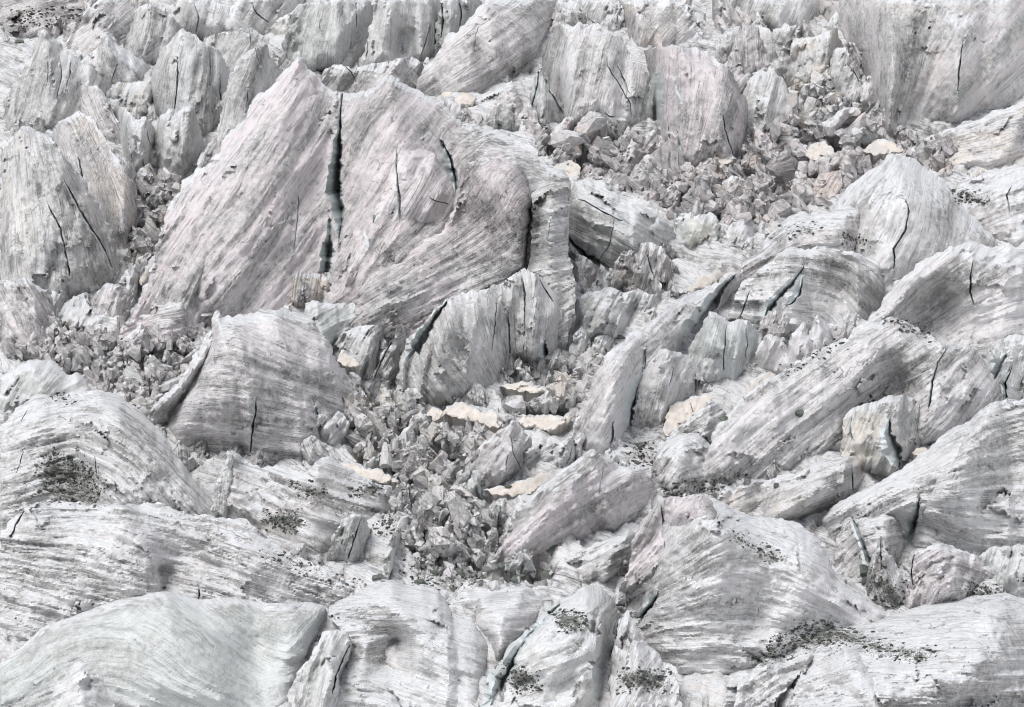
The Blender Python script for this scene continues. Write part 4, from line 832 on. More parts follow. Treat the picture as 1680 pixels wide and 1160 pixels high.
S('serac','serac','long curved ridge arm with a blue crevasse sweeping up to the white dome',
  [(925,748),(945,690),(965,640),(985,600),(1020,559),(1050,537),(1087,512),(1117,490),(1170,468),(1210,443),(1245,416),(1262,390),(1287,358),(1312,349),(1337,352),(1352,345),(1389,338),(1416,347),(1442,382),(1450,425),(1400,480),(1320,480),(1250,478),(1205,488),(1155,550),(1105,605),(1070,655),(1036,705),(1020,745),(975,752)],
  f=.3,g=3.0,gd=[[(1430,390),(1330,380),(1230,430),(1120,520),(1030,590),(960,700)],[(1440,430),(1320,430),(1200,490),(1110,590),(1040,690)],[(1410,350),(1300,365),(1250,420)]],
  rd=[[(1050,545,3),(1020,600,5),(985,690,3)],[(1200,460,3),(1130,525,4),(1070,600,3),(1030,690,2)],[(1410,350,3),(1330,375,5),(1250,425,3)]],
  crk=[[(1205,452,4),(1186,470,9),(1160,505,19),(1134,542,26),(1116,582,24),(1104,606,18),{'deep':4,'asym':.2,'dark':1,'label':'wide blue crevasse under the ridge crest'}],[(1059,575,3),(1056,605,6),(1040,640,18),(1031,670,14),(1029,702,16),{'deep':2.8,'asym':.15}],[(1006,692,3),(1005,715,8),(1003,738,6)]],
  pat=[([(1262,392),(1310,372),(1340,365),(1345,372),(1300,388),(1268,402)],'dirt',.75),([(1382,380),(1400,382),(1425,402),(1410,405),(1390,395)],'dirt',.8),([(1235,415),(1262,390),(1287,358),(1312,349),(1350,345),(1389,338),(1410,345),(1340,358),(1300,372)],'white',.8)],pink=.25,dirt=.25,crust=.6,strat=.4,pepper=.25)
S('snow_patch','snow patch','long beige snow strip lying on the upper edge of the curved ridge arm',
  [(1104,480),(1130,473),(1140,464),(1150,454),(1165,449),(1182,445),(1185,451),(1176,462),(1150,473),(1125,483)],f=.45,fwd=2.0,mat='tan',brk=.2)
S('ice_slope','ice slope','striped bowl shaped ice face with two curved grooves right of the blue crevasse',
  [(1185,545),(1210,472),(1250,440),(1290,410),(1340,404),(1400,414),(1440,420),(1466,455),(1462,495),(1445,512),(1405,555),(1350,540),(1300,562),(1245,562)],
  f=.28,gd=[[(1462,490),(1430,440),(1360,415),(1285,412)],[(1430,510),(1390,460),(1310,435),(1250,445)],[(1390,540),(1350,500),(1270,500)]],
  rd=[[(1290,414,2),(1300,470,2.5),(1310,540,1)],[(1360,420,0),(1385,470,-2),(1395,530,-1)],[(1445,430,2),(1450,480,2)]],
  crk=[[(1318,436,3),(1303,458,8),(1275,485,11),(1258,508,13),{'deep':2.4}],[(1316,455,3),(1308,482,10),(1292,500,8),{'deep':2.4}],[(1230,478,2),(1222,500,5),(1214,520,3)]],
  dirt=.10,pink=.1,clean=.1,strat=.55,crust=.7)
S('ice_slab','ice slab','right hand ridge with streaked hollow face and snowy top at the right edge',
  [(1382,590),(1411,539),(1444,501),(1469,462),(1502,437),(1530,420),(1557,403),(1585,398),(1612,400),(1645,404),(1700,418),(1700,610),(1640,605),(1560,600),(1480,590)],
  f=.3,gd=[[(1555,408),(1490,470),(1400,560)],[(1620,440),(1550,500),(1460,570)],[(1690,490),(1590,520),(1500,580)],[(1690,560),(1580,570)]],
  rd=[[(1560,408,3),(1500,450,4),(1430,540,2)],[(1590,405,3),(1595,450,4),(1600,510,1)],[(1540,480,-2),(1500,540,-2)]],
  crk=[[(1597,425,2),(1592,455,6),(1591,478,6),(1597,500,3)]],
  pat=[([(1557,402),(1585,397),(1700,415),(1700,450),(1640,430),(1600,420)],'white',.9),([(1552,412),(1572,422),(1586,432),(1580,438),(1560,425)],'soot',.8)],dirt=.27,pink=.2,crust=.6,strat=.5)
S('ice_slope','ice slope','snowy slope with dark debris at the right edge above the hollow faced ridge',
  [(1550,400),(1562,330),(1578,300),(1605,288),(1640,278),(1700,272),(1700,425),(1650,412),(1600,395)],f=.5,crust=1.0,dirt=.15,pepper=.6,gd=[[(1690,300),(1620,330),(1570,360)],[(1690,380),(1630,390)]],
  pat=[([(1562,312),(1590,318),(1618,325),(1615,335),(1590,330),(1570,325)],'dirt',.8),([(1595,350),(1615,370),(1635,400),(1625,402),(1605,380)],'dirt',.8)],crk=[[(1660,305,2),(1652,320,5),(1656,345,4)]])
S('ice_block','ice block','striped block with a smooth blue face at the right edge below the hollow faced ridge',
  [(1608,640),(1618,578),(1640,555),(1665,549),(1700,553),(1700,672),(1650,668),(1630,655)],f=.22,crk=[[(1650,580,6),(1635,600,16),(1624,625,12),{'deep':1.5,'asym':0}],[(1660,600,4),(1645,630,10),(1650,655,5)]],clean=.5,dirt=.15,crust=.8,fwd=2)
# pink white blocks in the hollow right of the crevasse
for lab, kw_, pts in (
  ('clustered pale blue faces directly right of the wide blue crevasse', dict(clean=.8,dirt=.05,crk=[[(1192,532,2),(1189,560,5),(1186,605,3)],[(1222,530,1),(1226,560,3),(1222,590,2)]],gd=[[(1165,515),(1145,570),(1130,625)],[(1225,530),(1215,600)]],rd=[[(1166,514,2),(1160,560,3),(1150,630,1)],[(1212,528,1),(1208,570,2),(1205,630,1)]]), [(1110,640),(1128,578),(1146,545),(1163,509),(1172,512),(1186,518),(1196,532),(1212,525),(1230,527),(1243,545),(1247,580),(1237,612),(1212,635),(1160,650)]),
  ('fluted white blocks with pink tint in the hollow below the striped bowl', dict(pink=.7,dirt=.05,clean=.35,crust=.8,gd=[[(1320,535),(1300,570),(1275,620)],[(1345,520),(1350,600)]],rd=[[(1262,552,2),(1262,600,1)],[(1318,532,2),(1305,580,3),(1300,620,1)],[(1342,518,2),(1352,560,2.5),(1350,610,1)]]), [(1232,622),(1238,578),(1262,549),(1281,556),(1288,586),(1300,548),(1318,529),(1326,548),(1340,516),(1357,530),(1374,560),(1388,592),(1340,622),(1280,632)]),
  ('dark seamed low block left of the pink fin in the hollow', dict(dirt=.35), [(1350,575),(1355,540),(1375,530),(1395,535),(1400,560),(1380,580)]),
  ('small translucent pink fin at the head of the hollow below the striped bowl', dict(pink=1.0,dirt=.0,clean=.9), [(1382,575),(1385,520),(1395,508),(1405,515),(1408,545),(1402,572)]),
  ('grey flat block below the two curved grooves', dict(dirt=.35,pink=.4,brk=1.2), [(1238,565),(1250,520),(1280,505),(1310,500),(1320,520),(1300,550),(1270,570)])):
    k_ = dict(f=.25, crust=.5, brk=.5); k_.update(kw_); S('ice_block','ice block',lab,pts,**k_)
S('ice_dome','ice dome','domed pale block with vertical seams below the blue crevasse',
  [(1036,712),(1043,645),(1055,604),(1070,584),(1090,572),(1106,577),(1131,589),(1146,604),(1160,628),(1170,642),(1152,662),(1110,682),(1095,708),(1070,715)],f=.28,gd=[[(1110,582),(1085,630),(1070,700)],[(1150,615),(1120,670)]],
  rd=[[(1095,576,2),(1085,630,3),(1075,700,1)]],crk=[[(1108,580,1),(1102,620,2.5),(1092,650,1)],[(1140,610,2),(1142,630,5),(1140,645,2)]],pink=.4,dirt=.12,clean=.3,crust=.6)
S('ice_block','ice block','grey wedge block carrying the folded beige snow slab right of the domed block',
  [(1085,742),(1098,712),(1130,690),(1165,652),(1186,672),(1202,692),(1190,738),(1130,748)],f=.3,gd=[[(1180,680),(1140,700),(1100,735)]],dirt=.3,strat=.4)
S('snow_patch','snow patch','folded beige snow slab below the domed pale block',
  [(1088,708),(1090,685),(1100,668),(1132,655),(1140,650),(1165,645),(1171,652),(1150,673),(1135,686),(1115,702),(1097,715)],f=.35,base=[(1080,728),(1180,720)],fwd=1.5,mat='tan',brk=.4,crk=[[(1132,656,1),(1135,668,3),(1137,680,1)]])
S('serac','serac','long streaked slope rising to a dark crumbly crest in front of the hollow faced ridge',
  [(1140,800),(1162,742),(1175,700),(1215,654),(1260,619),(1300,601),(1345,574),(1385,557),(1410,534),(1440,526),(1470,520),(1500,537),(1540,559),(1570,565),(1605,571),(1622,598),(1642,640),(1652,664),(1640,705),(1560,735),(1500,742),(1440,745),(1390,752),(1300,778),(1200,812)],
  f=.3,g=3.1,gd=[[(1470,530),(1390,590),(1280,690),(1180,780)],[(1400,560),(1280,640),(1190,720)],[(1560,580),(1440,640),(1320,730)],[(1615,600),(1570,680)],[(1640,660),(1600,720)]],
  rd=[[(1470,525,3),(1400,620,4),(1300,720,2)],[(1545,565,3),(1530,640,3),(1510,720,2)],[(1600,575,2),(1610,640,3),(1590,710,1)],[(1260,625,1),(1220,700,2),(1180,770,1)],[(1470,620,-1.5),(1420,690,-1)]],
  crk=[[(1553,572,2),(1538,595,5),(1530,625,6),(1523,668,9)],[(1528,606,2),(1500,618,4),(1470,632,4),(1450,640,2),{'deep':1.5}]],
  pat=[([(1438,530),(1470,517),(1500,533),(1530,552),(1520,560),(1490,545),(1465,530)],'dirt',.75),([(1530,558),(1570,563),(1605,570),(1600,590),(1570,580)],'soot',.9),([(1170,760),(1190,700),(1215,690),(1200,740),(1185,780)],'soot',.5),([(1280,608),(1345,572),(1385,556),(1388,562),(1340,585),(1290,615)],'dirt',.6)],pink=.35,dirt=.3,crust=.5,strat=.5,pepper=.3)
S('ice_block','ice block','crumbly cream ledge with a round blue ice window below the long streaked slope',
  [(1375,785),(1383,690),(1398,668),(1440,659),(1460,648),(1490,648),(1515,663),(1532,700),(1530,730),(1505,758),(1470,785),(1440,792),(1400,786)],f=.22,gd=[[(1440,665),(1420,720),(1400,770)],[(1510,670),(1500,740)]],
  crk=[[(1458,690,4),(1454,712,15),(1462,738,26),(1470,760,14),(1474,768,4),{'deep':1.5,'asym':-.1}],[(1398,684,3),(1395,705,8),(1400,722,4)]],warm=.7,dirt=.2,clean=.3,crust=.5,brk=1.2,rough=1.3,pink=.3)
S('ice_slab','ice slab','striped grey slab cut by a short black crack below the crumbly ledge',
  [(1140,872),(1178,812),(1240,790),(1300,776),(1350,756),(1392,747),(1425,752),(1428,780),(1412,812),(1350,845),(1310,862),(1240,872)],f=.45,gd=[[(1415,755),(1300,795),(1180,850)]],strat=.6,
  crk=[[(1396,765,3),(1398,785,6),(1399,810,4)]],pat=[([(1350,757),(1392,748),(1400,765),(1398,790),(1380,770)],'soot',.7)],warm=.6,dirt=.25)
S('snow_patch','snow patch','narrow beige snow vein along the top of the striped grey slab',
  [(1350,762),(1370,750),(1395,746),(1422,742),(1426,750),(1395,754),(1372,760)],f=.4,base=[(1340,800),(1430,790)],fwd=1.5,mat='tan',brk=.2)
S('snow_patch','snow patch','small beige snow chip tucked beside the striped ridge below the streaked slope',
  [(1494,744),(1503,736),(1520,734),(1522,740),(1508,748)],f=.4,base=[(1480,790),(1530,785)],fwd=1.5,mat='tan',brk=0)
S('snow_patch','snow patch','curving beige snow strip at the foot of the long streaked slope',
  [(1232,628),(1240,620),(1262,610),(1272,614),(1268,626),(1245,640),(1225,650)],f=.4,base=[(1220,672),(1280,650)],fwd=1.0,mat='tan',brk=.3)
S('ice_dome','ice dome','striped white hump below the grey wedge block',
  [(1055,842),(1066,782),(1077,740),(1095,719),(1120,711),(1150,711),(1166,730),(1182,755),(1188,788),(1162,812),(1110,835)],f=0.45,dome=.2,gd=[[(1160,725),(1110,735),(1072,790)],[(1180,770),(1120,780),(1075,820)]],strat=.5,crust=.8,dirt=.2,
  pat=[([(1165,740),(1180,755),(1184,785),(1172,775)],'dirt',.7)])
# ---- lower middle
S('ice_block','ice block','triangular block with sharp seams left of the flat grey facet',
  [(730,815),(758,766),(790,730),(815,709),(841,690),(858,704),(873,725),(877,748),(863,780),(835,800),(790,818)],f=.3,gd=[[(840,695),(795,745),(750,800)],[(870,735),(850,780)]],rd=[[(841,692,2),(838,740,3.5),(835,795,1)]],
  crk=[[(838,715,2),(841,740,4),(856,776,4)],[(833,735,1),(831,760,3),(828,778,1)]],pink=.6,dirt=.25,crust=.5)
S('ice_block','ice block','flat grey facet with a pale rim left of the long pink streaked slab',
  [(855,792),(860,742),(880,729),(920,726),(938,719),(946,735),(957,755),(942,772),(915,782),(890,788)],f=.22,clean=.3,dirt=.3,gd=[[(940,730),(870,780)]],crk=[[(938,733,2),(935,752,5),(925,766,3)]])
S('snow_patch','snow patch','beige snow lens in front of the triangular seamed block',
  [(792,804),(830,795),(860,791),(880,779),(905,775),(921,776),(911,789),(895,799),(870,809),(840,812),(805,810)],f=.5,fwd=.8,mat='tan',brk=.2)
S('serac','serac','long pink streaked slab slanting down to the left at the lower middle',
  [(812,930),(823,880),(840,850),(870,814),(905,784),(935,764),(954,750),(971,736),(990,744),(1010,760),(1035,770),(1060,764),(1077,795),(1082,818),(1052,856),(1020,878),(960,895),(900,918),(850,928)],
  f=.33,gd=[[(975,742),(910,800),(830,890)],[(1060,775),(960,820),(850,900)],[(1075,815),(980,865),(880,910)]],rd=[[(971,740,3),(920,810,4),(850,900,2)],[(1035,775,2),(990,830,3),(920,890,1)]],
  crk=[[(990,757,2),(987,780,5),(983,808,2),{'deep':1.8}]],pat=[([(860,885),(890,845),(900,850),(875,885)],'soot',.6)],pink=.9,dirt=.25,crust=.5,strat=.5)
S('ice_fin','ice fin','slim fin with a green shaded face behind the long pink streaked slab',
  [(988,775),(993,740),(1000,736),(1015,750),(1032,768),(1010,778)],f=.2,base=[(980,800),(1040,800)],clean=.7,crust=.7,dirt=.1)
S('ice_slope','ice slope','low streaked shelf with gravel bands left of the pink faced lower ridge',
  [(885,965),(908,928),(950,906),(1000,884),(1036,868),(1048,880),(1040,935),(1012,955),(960,972),(920,975)],f=.5,gd=[[(1040,880),(960,920),(900,955)]],strat=.5,dirt=.3,pat=[([(925,915),(985,890),(1000,888),(960,912),(930,925)],'dirt',.6),([(1000,910),(1035,890),(1038,900),(1005,925)],'dirt',.7)],crust=.7)
S('ice_pillar','ice pillar','pair of upright grey pillars pressed together in the lower left middle',
  [(535,930),(545,880),(560,854),(580,842),(591,844),(602,855),(610,877),(602,905),(592,930),(570,935)],f=.12,gd=[[(575,846),(560,880),(550,920)],[(598,860),(585,920)]],crk=[[(592,850,2),(583,880,6),(571,915,5)]],clean=.5,dirt=.25,crust=.4)
S('ice_fin','ice fin','thin pale blade leaning right beside the gravel hollow at the bottom middle',
  [(626,962),(631,910),(640,884),(656,867),(662,871),(657,895),(650,922),(640,965)],f=.12,gd=[[(658,870),(640,920),(634,955)]],clean=.3,dirt=.1,warm=.4,crust=.6,rd=[[(652,880,1.5),(636,950,1)]])
S('ice_slope','ice slope','white rumpled slope with gravel patches below the wedge serac',
  [(350,880),(362,792),(374,745),(380,738),(400,755),(430,765),(460,765),(500,775),(520,756),(545,750),(562,765),(600,785),(640,800),(657,842),(610,875),(540,918),(500,940),(450,905),(405,880)],
  pleat=(70,.1),plean=-.9,f=.45,gd=[[(640,830),(500,790),(390,755)],[(560,890),(460,850),(370,810)]],rd=[[(380,742,3),(379,780,3),(376,830,1)],[(520,760,2),(520,820,2),(500,900,1)]],
  pat=[([(476,790),(500,796),(532,808),(527,817),(498,808)],'dirt',.9),([(433,850),(455,838),(487,843),(498,860),(480,872),(450,864)],'dirt',1),([(575,806),(610,793),(628,800),(605,814)],'dirt',.9),([(540,830),(560,835),(570,850),(550,848)],'dirt',.7)],dirt=.2,crust=.9,strat=.4,warm=.3,brk=.7,pepper=.4,pink=.3)
S('ice_fin','ice fin','small white fin with a shaded left facet on the left of the rumpled slope',
  [(345,850),(352,800),(366,765),(375,738),(382,745),(381,780),(378,812),(372,850)],f=.2,clean=.4,dirt=.15,base=[(340,885),(385,885)])
S('snow_patch','snow patch','long beige tongue of snow lying on the rumpled slope at centre left',
  [(561,772),(563,759),(571,757),(590,764),(620,769),(640,779),(655,793),(635,792),(600,786),(575,781)],f=.45,base=[(550,800),(660,812)],fwd=1.2,mat='tan',brk=.3)
S('snow_patch','snow patch','large beige snow slab with a raised left end below the grooved buttress',
  [(727,680),(730,667),(745,661),(757,660),(775,667),(790,675),(810,671),(826,675),(829,691),(810,700),(795,697),(770,687),(750,684)],f=.4,base=[(720,705),(830,712)],fwd=1.0,mat='tan',brk=.4)
S('snow_patch','snow patch','small beige snow lump left of the large beige snow slab',
  [(694,683),(712,667),(722,671),(728,683),(706,693)],f=.4,base=[(690,705),(730,705)],mat='tan',brk=.4)
S('snow_patch','snow patch','beige snow slab stretched between the large slab and the curved ridge arm',
  [(849,692),(855,684),(870,679),(895,685),(900,681),(930,685),(939,684),(931,696),(910,704),(880,705),(862,700)],f=.4,base=[(840,722),(940,722)],fwd=1.0,mat='tan',brk=.4)
S('snow_patch','snow patch','beige snow strip under the jumbled cream blocks right of the grooved buttress',
  [(818,635),(835,628),(860,627),(900,638),(907,646),(870,642),(840,640)],f=.4,base=[(815,662),(910,662)],mat='tan',brk=.4)
S('snow_patch','snow patch','small beige snow plate on the right flank of the wedge serac',
  [(551,591),(555,581),(561,573),(570,579),(578,581),(583,591),(590,598),(575,602),(562,599)],f=.4,base=[(540,780),(600,760)],fwd=3.0,mat='tan',brk=.2)
# ---- lower left
S('ice_dome','ice dome','smooth white dome with a clean flat face at the left edge above the gravelly whaleback',
  [(0,700),(0,620),(20,609),(41,596),(63,589),(88,594),(106,609),(113,617),(126,611),(141,624),(152,640),(157,695)],f=.35,dome=.25,gd=[[(70,592),(40,640),(20,690)],[(140,630),(100,650),(70,690)]],
  rd=[[(50,598,2),(66,640,2.5),(62,690,1)],[(25,620,0),(30,670,0)]],clean=.45,dirt=.05,crust=.8,pink=0,warm=.2)
S('serac','serac','large rounded whaleback with arching stripes and a gravel patch at the lower left',
  [(0,890),(0,700),(30,668),(50,653),(63,647),(90,649),(124,642),(165,639),(193,647),(214,662),(237,680),(259,705),(276,723),(292,752),(315,782),(342,815),(385,855),(350,890),(300,890),(150,890)],
  f=.42,g=3.0,dome=.15,gd=[[(360,845),(275,745),(190,675),(100,660),(15,700)],[(310,850),(230,750),(150,695),(40,720)],[(250,850),(190,770),(120,735),(40,770)],[(150,850),(100,830),(30,850)]],
  rd=[[(165,642,4),(200,690,6),(260,770,5),(330,850,3)],[(63,650,1),(40,720,1),(30,800,1)],[(110,735,0),(130,790,-1),(140,850,0)]],
  crk=[[(52,655,1),(40,680,2.5),(26,705,1)],[(45,722,1),(34,755,3),(20,800,1)],[(156,745,1),(157,765,4),(160,785,2)]],
  pat=[([(58,770),(75,748),(105,738),(140,758),(165,790),(170,815),(150,835),(110,830),(80,815)],'dirt',.85),([(75,645),(100,648),(122,655),(118,660),(95,655)],'dirt',.9),([(60,715),(75,715),(70,760),(55,770)],'soot',.5)],dirt=.2,crust=.75,strat=.65,pink=.1,pepper=.35)
S('ice_slope','ice slope','long striped slope running right and down from the left edge at the lower left',
  [(0,1075),(0,872),(25,846),(41,832),(83,821),(130,825),(179,829),(230,827),(262,823),(292,839),(330,847),(375,849),(400,854),(436,881),(470,905),(512,924),(550,945),(597,961),(625,978),(560,1015),(450,1030),(300,1045)],
  pleat=(120,.06),plean=-1.2,f=.45,g=3.0,gd=[[(600,968),(470,915),(340,860),(200,835),(40,845)],[(560,995),(400,940),(270,900),(130,860),(20,870)],[(400,990),(260,960),(120,915),(10,890)],[(250,1010),(130,990),(10,960)]],
  rd=[[(200,835,3),(230,900,4),(260,960,2),(300,1020,1)],[(45,840,2),(60,940,2),(50,1050,1)],[(400,860,1),(420,930,3),(430,1000,1)],[(265,935,-2),(268,965,-2)]],
  crk=[[(39,838,3),(28,858,7),(17,880,4)],[(325,960,2),(327,975,6),(326,990,4)],[(285,845,1),(295,860,4),(304,872,2),{'deep':1.5}]],
  pat=[([(212,845),(240,848),(250,890),(235,895),(222,870)],'soot',.65),([(262,940),(275,945),(272,970),(260,965)],'soot',.9),([(430,900),(500,925),(590,955),(600,962),(560,955),(500,940),(440,915)],'dirt',.45)],dirt=.16,crust=.75,strat=.7,pink=.25,pepper=.3)
S('serac','serac','smooth clean whaleback with swirling pale bands at the bottom left corner',
  [(0,1190),(0,1088),(22,1073),(50,1049),(69,1029),(119,1012),(165,995),(199,982),(237,974),(270,970),(303,975),(328,984),(360,981),(390,981),(439,990),(505,988),(532,993),(541,1012),(529,1036),(513,1068),(498,1086),(487,1107),(475,1190)],
  f=0.5,pleat=(110,.05),dome=.1,gd=[[(330,1090),(230,1010),(120,1030),(40,1085)],[(420,1130),(340,1040),(270,985)],[(530,1000),(480,1075),(420,1060),(330,990)],[(480,1130),(400,1150),(300,1120)]],
  rd=[[(270,975,4),(300,1050,5),(360,1150,3)],[(120,1018,2),(180,1080,3),(220,1160,2)],[(430,995,-1),(420,1060,-3),(430,1140,-1)],[(525,1000,2),(500,1070,2)]],strat=.3,rough=.5,brk=.1,clean=.65,dirt=.05,crust=.35,pink=.05,er=.4,pepper=0)
S('ice_dome','ice dome','low striped hump in front of the smooth whaleback at the bottom left corner',
  [(78,1200),(86,1118),(98,1090),(115,1070),(132,1061),(152,1063),(177,1075),(202,1090),(227,1117),(236,1200)],f=0.6,dome=.2,base=[(70,1235),(240,1235)],gd=[[(225,1130),(160,1080),(95,1120)]],clean=.3,dirt=.1,crust=.7,strat=.4,rim=2)
S('ice_slab','ice slab','narrow tilted slab beside a blue slit right of the smooth whaleback',
  [(476,1200),(486,1112),(508,1070),(530,1040),(545,1031),(566,1037),(580,1052),(568,1077),(558,1102),(548,1200)],f=0.5,base=[(470,1222),(590,1222)],gd=[[(545,1035),(510,1100),(495,1180)]],crk=[[(572,1060,3),(560,1085,7),(550,1110,9),(545,1135,9)]],clean=.4,dirt=.05,crust=.7,rim=2)
S('ice_mound','ice mound','white snowy mound with a black soot stain at the bottom centre',
  [(538,1205),(556,1112),(583,1062),(560,1037),(538,1010),(540,995),(576,974),(610,956),(640,953),(665,958),(692,956),(717,965),(732,985),(742,1012),(772,1016),(797,1045),(806,1062),(795,1100),(785,1205)],
  f=0.66,dome=.15,g=3.0,gd=[[(780,1040),(680,1000),(545,1000)],[(780,1090),(680,1060),(580,1090)],[(700,1150),(620,1110)]],rd=[[(640,958,3),(660,1010,4),(700,1080,3)],[(650,1050,-2),(630,1090,-2)],[(600,1060,1.5),(585,1130,1.5)]],
  pat=[([(538,1000),(575,985),(605,990),(640,1010),(690,1030),(655,1045),(610,1045),(575,1028),(545,1012)],'soot',.95),([(618,1085),(635,1050),(648,1045),(640,1070),(622,1100)],'dirt',.8),([(680,1052),(715,1060),(740,1075),(720,1070),(685,1060)],'dirt',.6),([(570,1060),(585,1060),(585,1090),(568,1090)],'soot',.7)],dirt=.03,crust=1.0,strat=.4,pepper=.55,pink=.05,rim=2,flare=0.3,crest=0.3)
S('ice_mound','ice mound','low white snow mound with a dark pit behind the diagonal blue crevasse at bottom centre',
  [(715,1022),(735,980),(760,967),(790,967),(815,971),(830,964),(860,961),(885,974),(908,984),(905,1005),(870,1040),(840,1075),(815,1100),(800,1060),(780,1042),(750,1040)],f=0.7,dome=.1,crust=1.0,dirt=.05,pepper=.5,
  pat=[([(790,1020),(805,1025),(815,1045),(805,1050),(790,1040)],'soot',1),([(725,985),(745,990),(745,1008),(730,1000)],'dirt',.9),([(735,975),(790,980),(785,986),(740,984)],'dirt',.6)],gd=[[(895,985),(820,990),(740,1000)]],rim=2,flare=0.3)  # the pit is dark colour alone, set through the soot kind, not hollowed
S('serac','serac','gravel spotted white block in front of the diagonal blue crevasse at the bottom',
  [(775,1205),(797,1118),(835,1060),(868,1030),(900,1000),(918,984),(945,971),(960,961),(985,961),(1012,990),(1020,1012),(1014,1042),(1004,1072),(1000,1205)],
  f=0.55,g=2.9,dome=.12,gd=[[(1000,1000),(930,1010),(850,1060)],[(990,1080),(920,1090),(830,1110)],[(975,970),(990,1050),(995,1120)]],rd=[[(960,966,3),(965,1030,4),(970,1110,3)],[(905,1000,2),(850,1060,2),(810,1130,1)]],
  crk=[[(918,990,5),(880,1022,14),(857,1046,17),(834,1080,22),(818,1112,26),(808,1150,26),{'deep':2.6,'asym':.2,'label':'diagonal blue walled crevasse'}],[(1016,1005,2),(1006,1045,10),(998,1075,20),(990,1110,30),(988,1150,26),{'deep':2.5,'asym':.2}]],
  pat=[([(905,1005),(940,1002),(960,1010),(955,1032),(925,1035),(912,1020)],'dirt',.9),([(818,1085),(845,1090),(878,1110),(885,1130),(850,1130),(825,1105)],'dirt',.95),([(915,1055),(940,1060),(940,1090),(915,1090)],'soot',.7)],dirt=.08,crust=1.0,clean=.3,pepper=.5,warm=.3,rim=2,flare=0.35)
S('ice_block','ice block','pointed white block between two blue holes at the bottom centre right',
  [(995,1205),(1006,1065),(1016,1015),(1030,1003),(1047,1030),(1067,1060),(1087,1085),(1107,1096),(1125,1205)],f=0.55,base=[(990,1232),(1130,1232)],gd=[[(1030,1010),(1015,1100)],[(1080,1085),(1050,1130)]],
  pat=[([(1020,1100),(1060,1098),(1095,1108),(1090,1130),(1020,1130)],'dirt',.9),([(1012,1040),(1020,1045),(1020,1090),(1010,1085)],'soot',.8),([(1038,1062),(1048,1068),(1044,1080),(1036,1076)],'soot',.9)],dirt=.08,crust=1.0,pepper=.5)
LOWER = S('serac','serac','ridge with pink streaked left face and white banded apron cut by blue grooves',
  [(998,1015),(1018,962),(1033,930),(1037,890),(1050,858),(1075,832),(1088,818),(1120,814),(1150,812),(1172,817),(1205,835),(1240,847),(1280,849),(1310,859),(1342,880),(1357,910),(1372,945),(1402,970),(1452,1000),(1485,1008),(1430,1060),(1330,1080),(1270,1100),(1230,1115),(1190,1125),(1150,1125),(1100,1110),(1060,1065),(1028,1020)],
  f=.34,g=2.9,dome=.1,gd=[[(1170,825),(1110,900),(1045,955)],[(1090,825),(1068,890),(1038,945)],[(1470,1005),(1340,915),(1230,865),(1190,880)],[(1400,1020),(1290,960),(1200,940),(1110,980)],[(1330,1050),(1230,1030),(1140,1020),(1060,1030)],[(1250,1090),(1160,1080),(1090,1070)]],
  rd=[[(1150,815,4),(1185,865,7),(1190,930,6),(1150,990,4)],[(1088,822,2),(1090,890,2),(1060,950,1)],[(1290,860,2),(1330,930,3),(1400,1010,1)],[(1230,1000,2),(1220,1070,2)]],
  crk=[[(1078,975,5),(1062,995,12),(1046,1018,8)]],
  pat=[([(1195,870),(1215,880),(1240,895),(1285,915),(1292,922),(1262,922),(1240,908),(1210,890)],'dirt',.8),([(1100,828),(1160,822),(1175,850),(1180,880),(1165,850)],'soot',.4),([(1190,1025),(1230,1020),(1235,1040),(1195,1050)],'soot',.6),([(1180,1075),(1250,1050),(1262,1075),(1200,1100)],'soot',.6),([(1160,812),(1205,833),(1280,848),(1345,885),(1330,900),(1240,870),(1190,850)],'white',.8)],pink=.25,dirt=.06,crust=.95,strat=.5,pepper=.45,rim=1.5,flare=0.3)
S('streaked_face','','',[(1016,965),(1033,928),(1037,890),(1050,857),(1075,831),(1088,817),(1120,813),(1150,810),(1168,826),(1182,848),(1186,872),(1172,898),(1140,925),(1100,952),(1060,972),(1030,985)],
  parent=LOWER,f=.26,base=[(1000,1005),(1030,1015),(1060,1050),(1100,1085),(1190,1105)],fwd=4.0,blend=24,gd=[[(1165,825),(1110,900),(1045,955)],[(1095,822),(1070,890),(1035,945)],[(1182,870),(1120,925),(1050,970)]],rd=[[(1150,813,2),(1178,850,3),(1165,895,2)],[(1090,822,1),(1092,880,-1.5),(1088,940,0)]],
  crk=[[(1084,825,2),(1088,855,6),(1091,890,6),(1090,916,2)]],pat=[([(1145,812),(1168,826),(1184,850),(1184,872),(1172,868),(1160,835)],'soot',.8)],pink=1.0,dirt=.3,crust=.25,strat=.5,crest=.1)
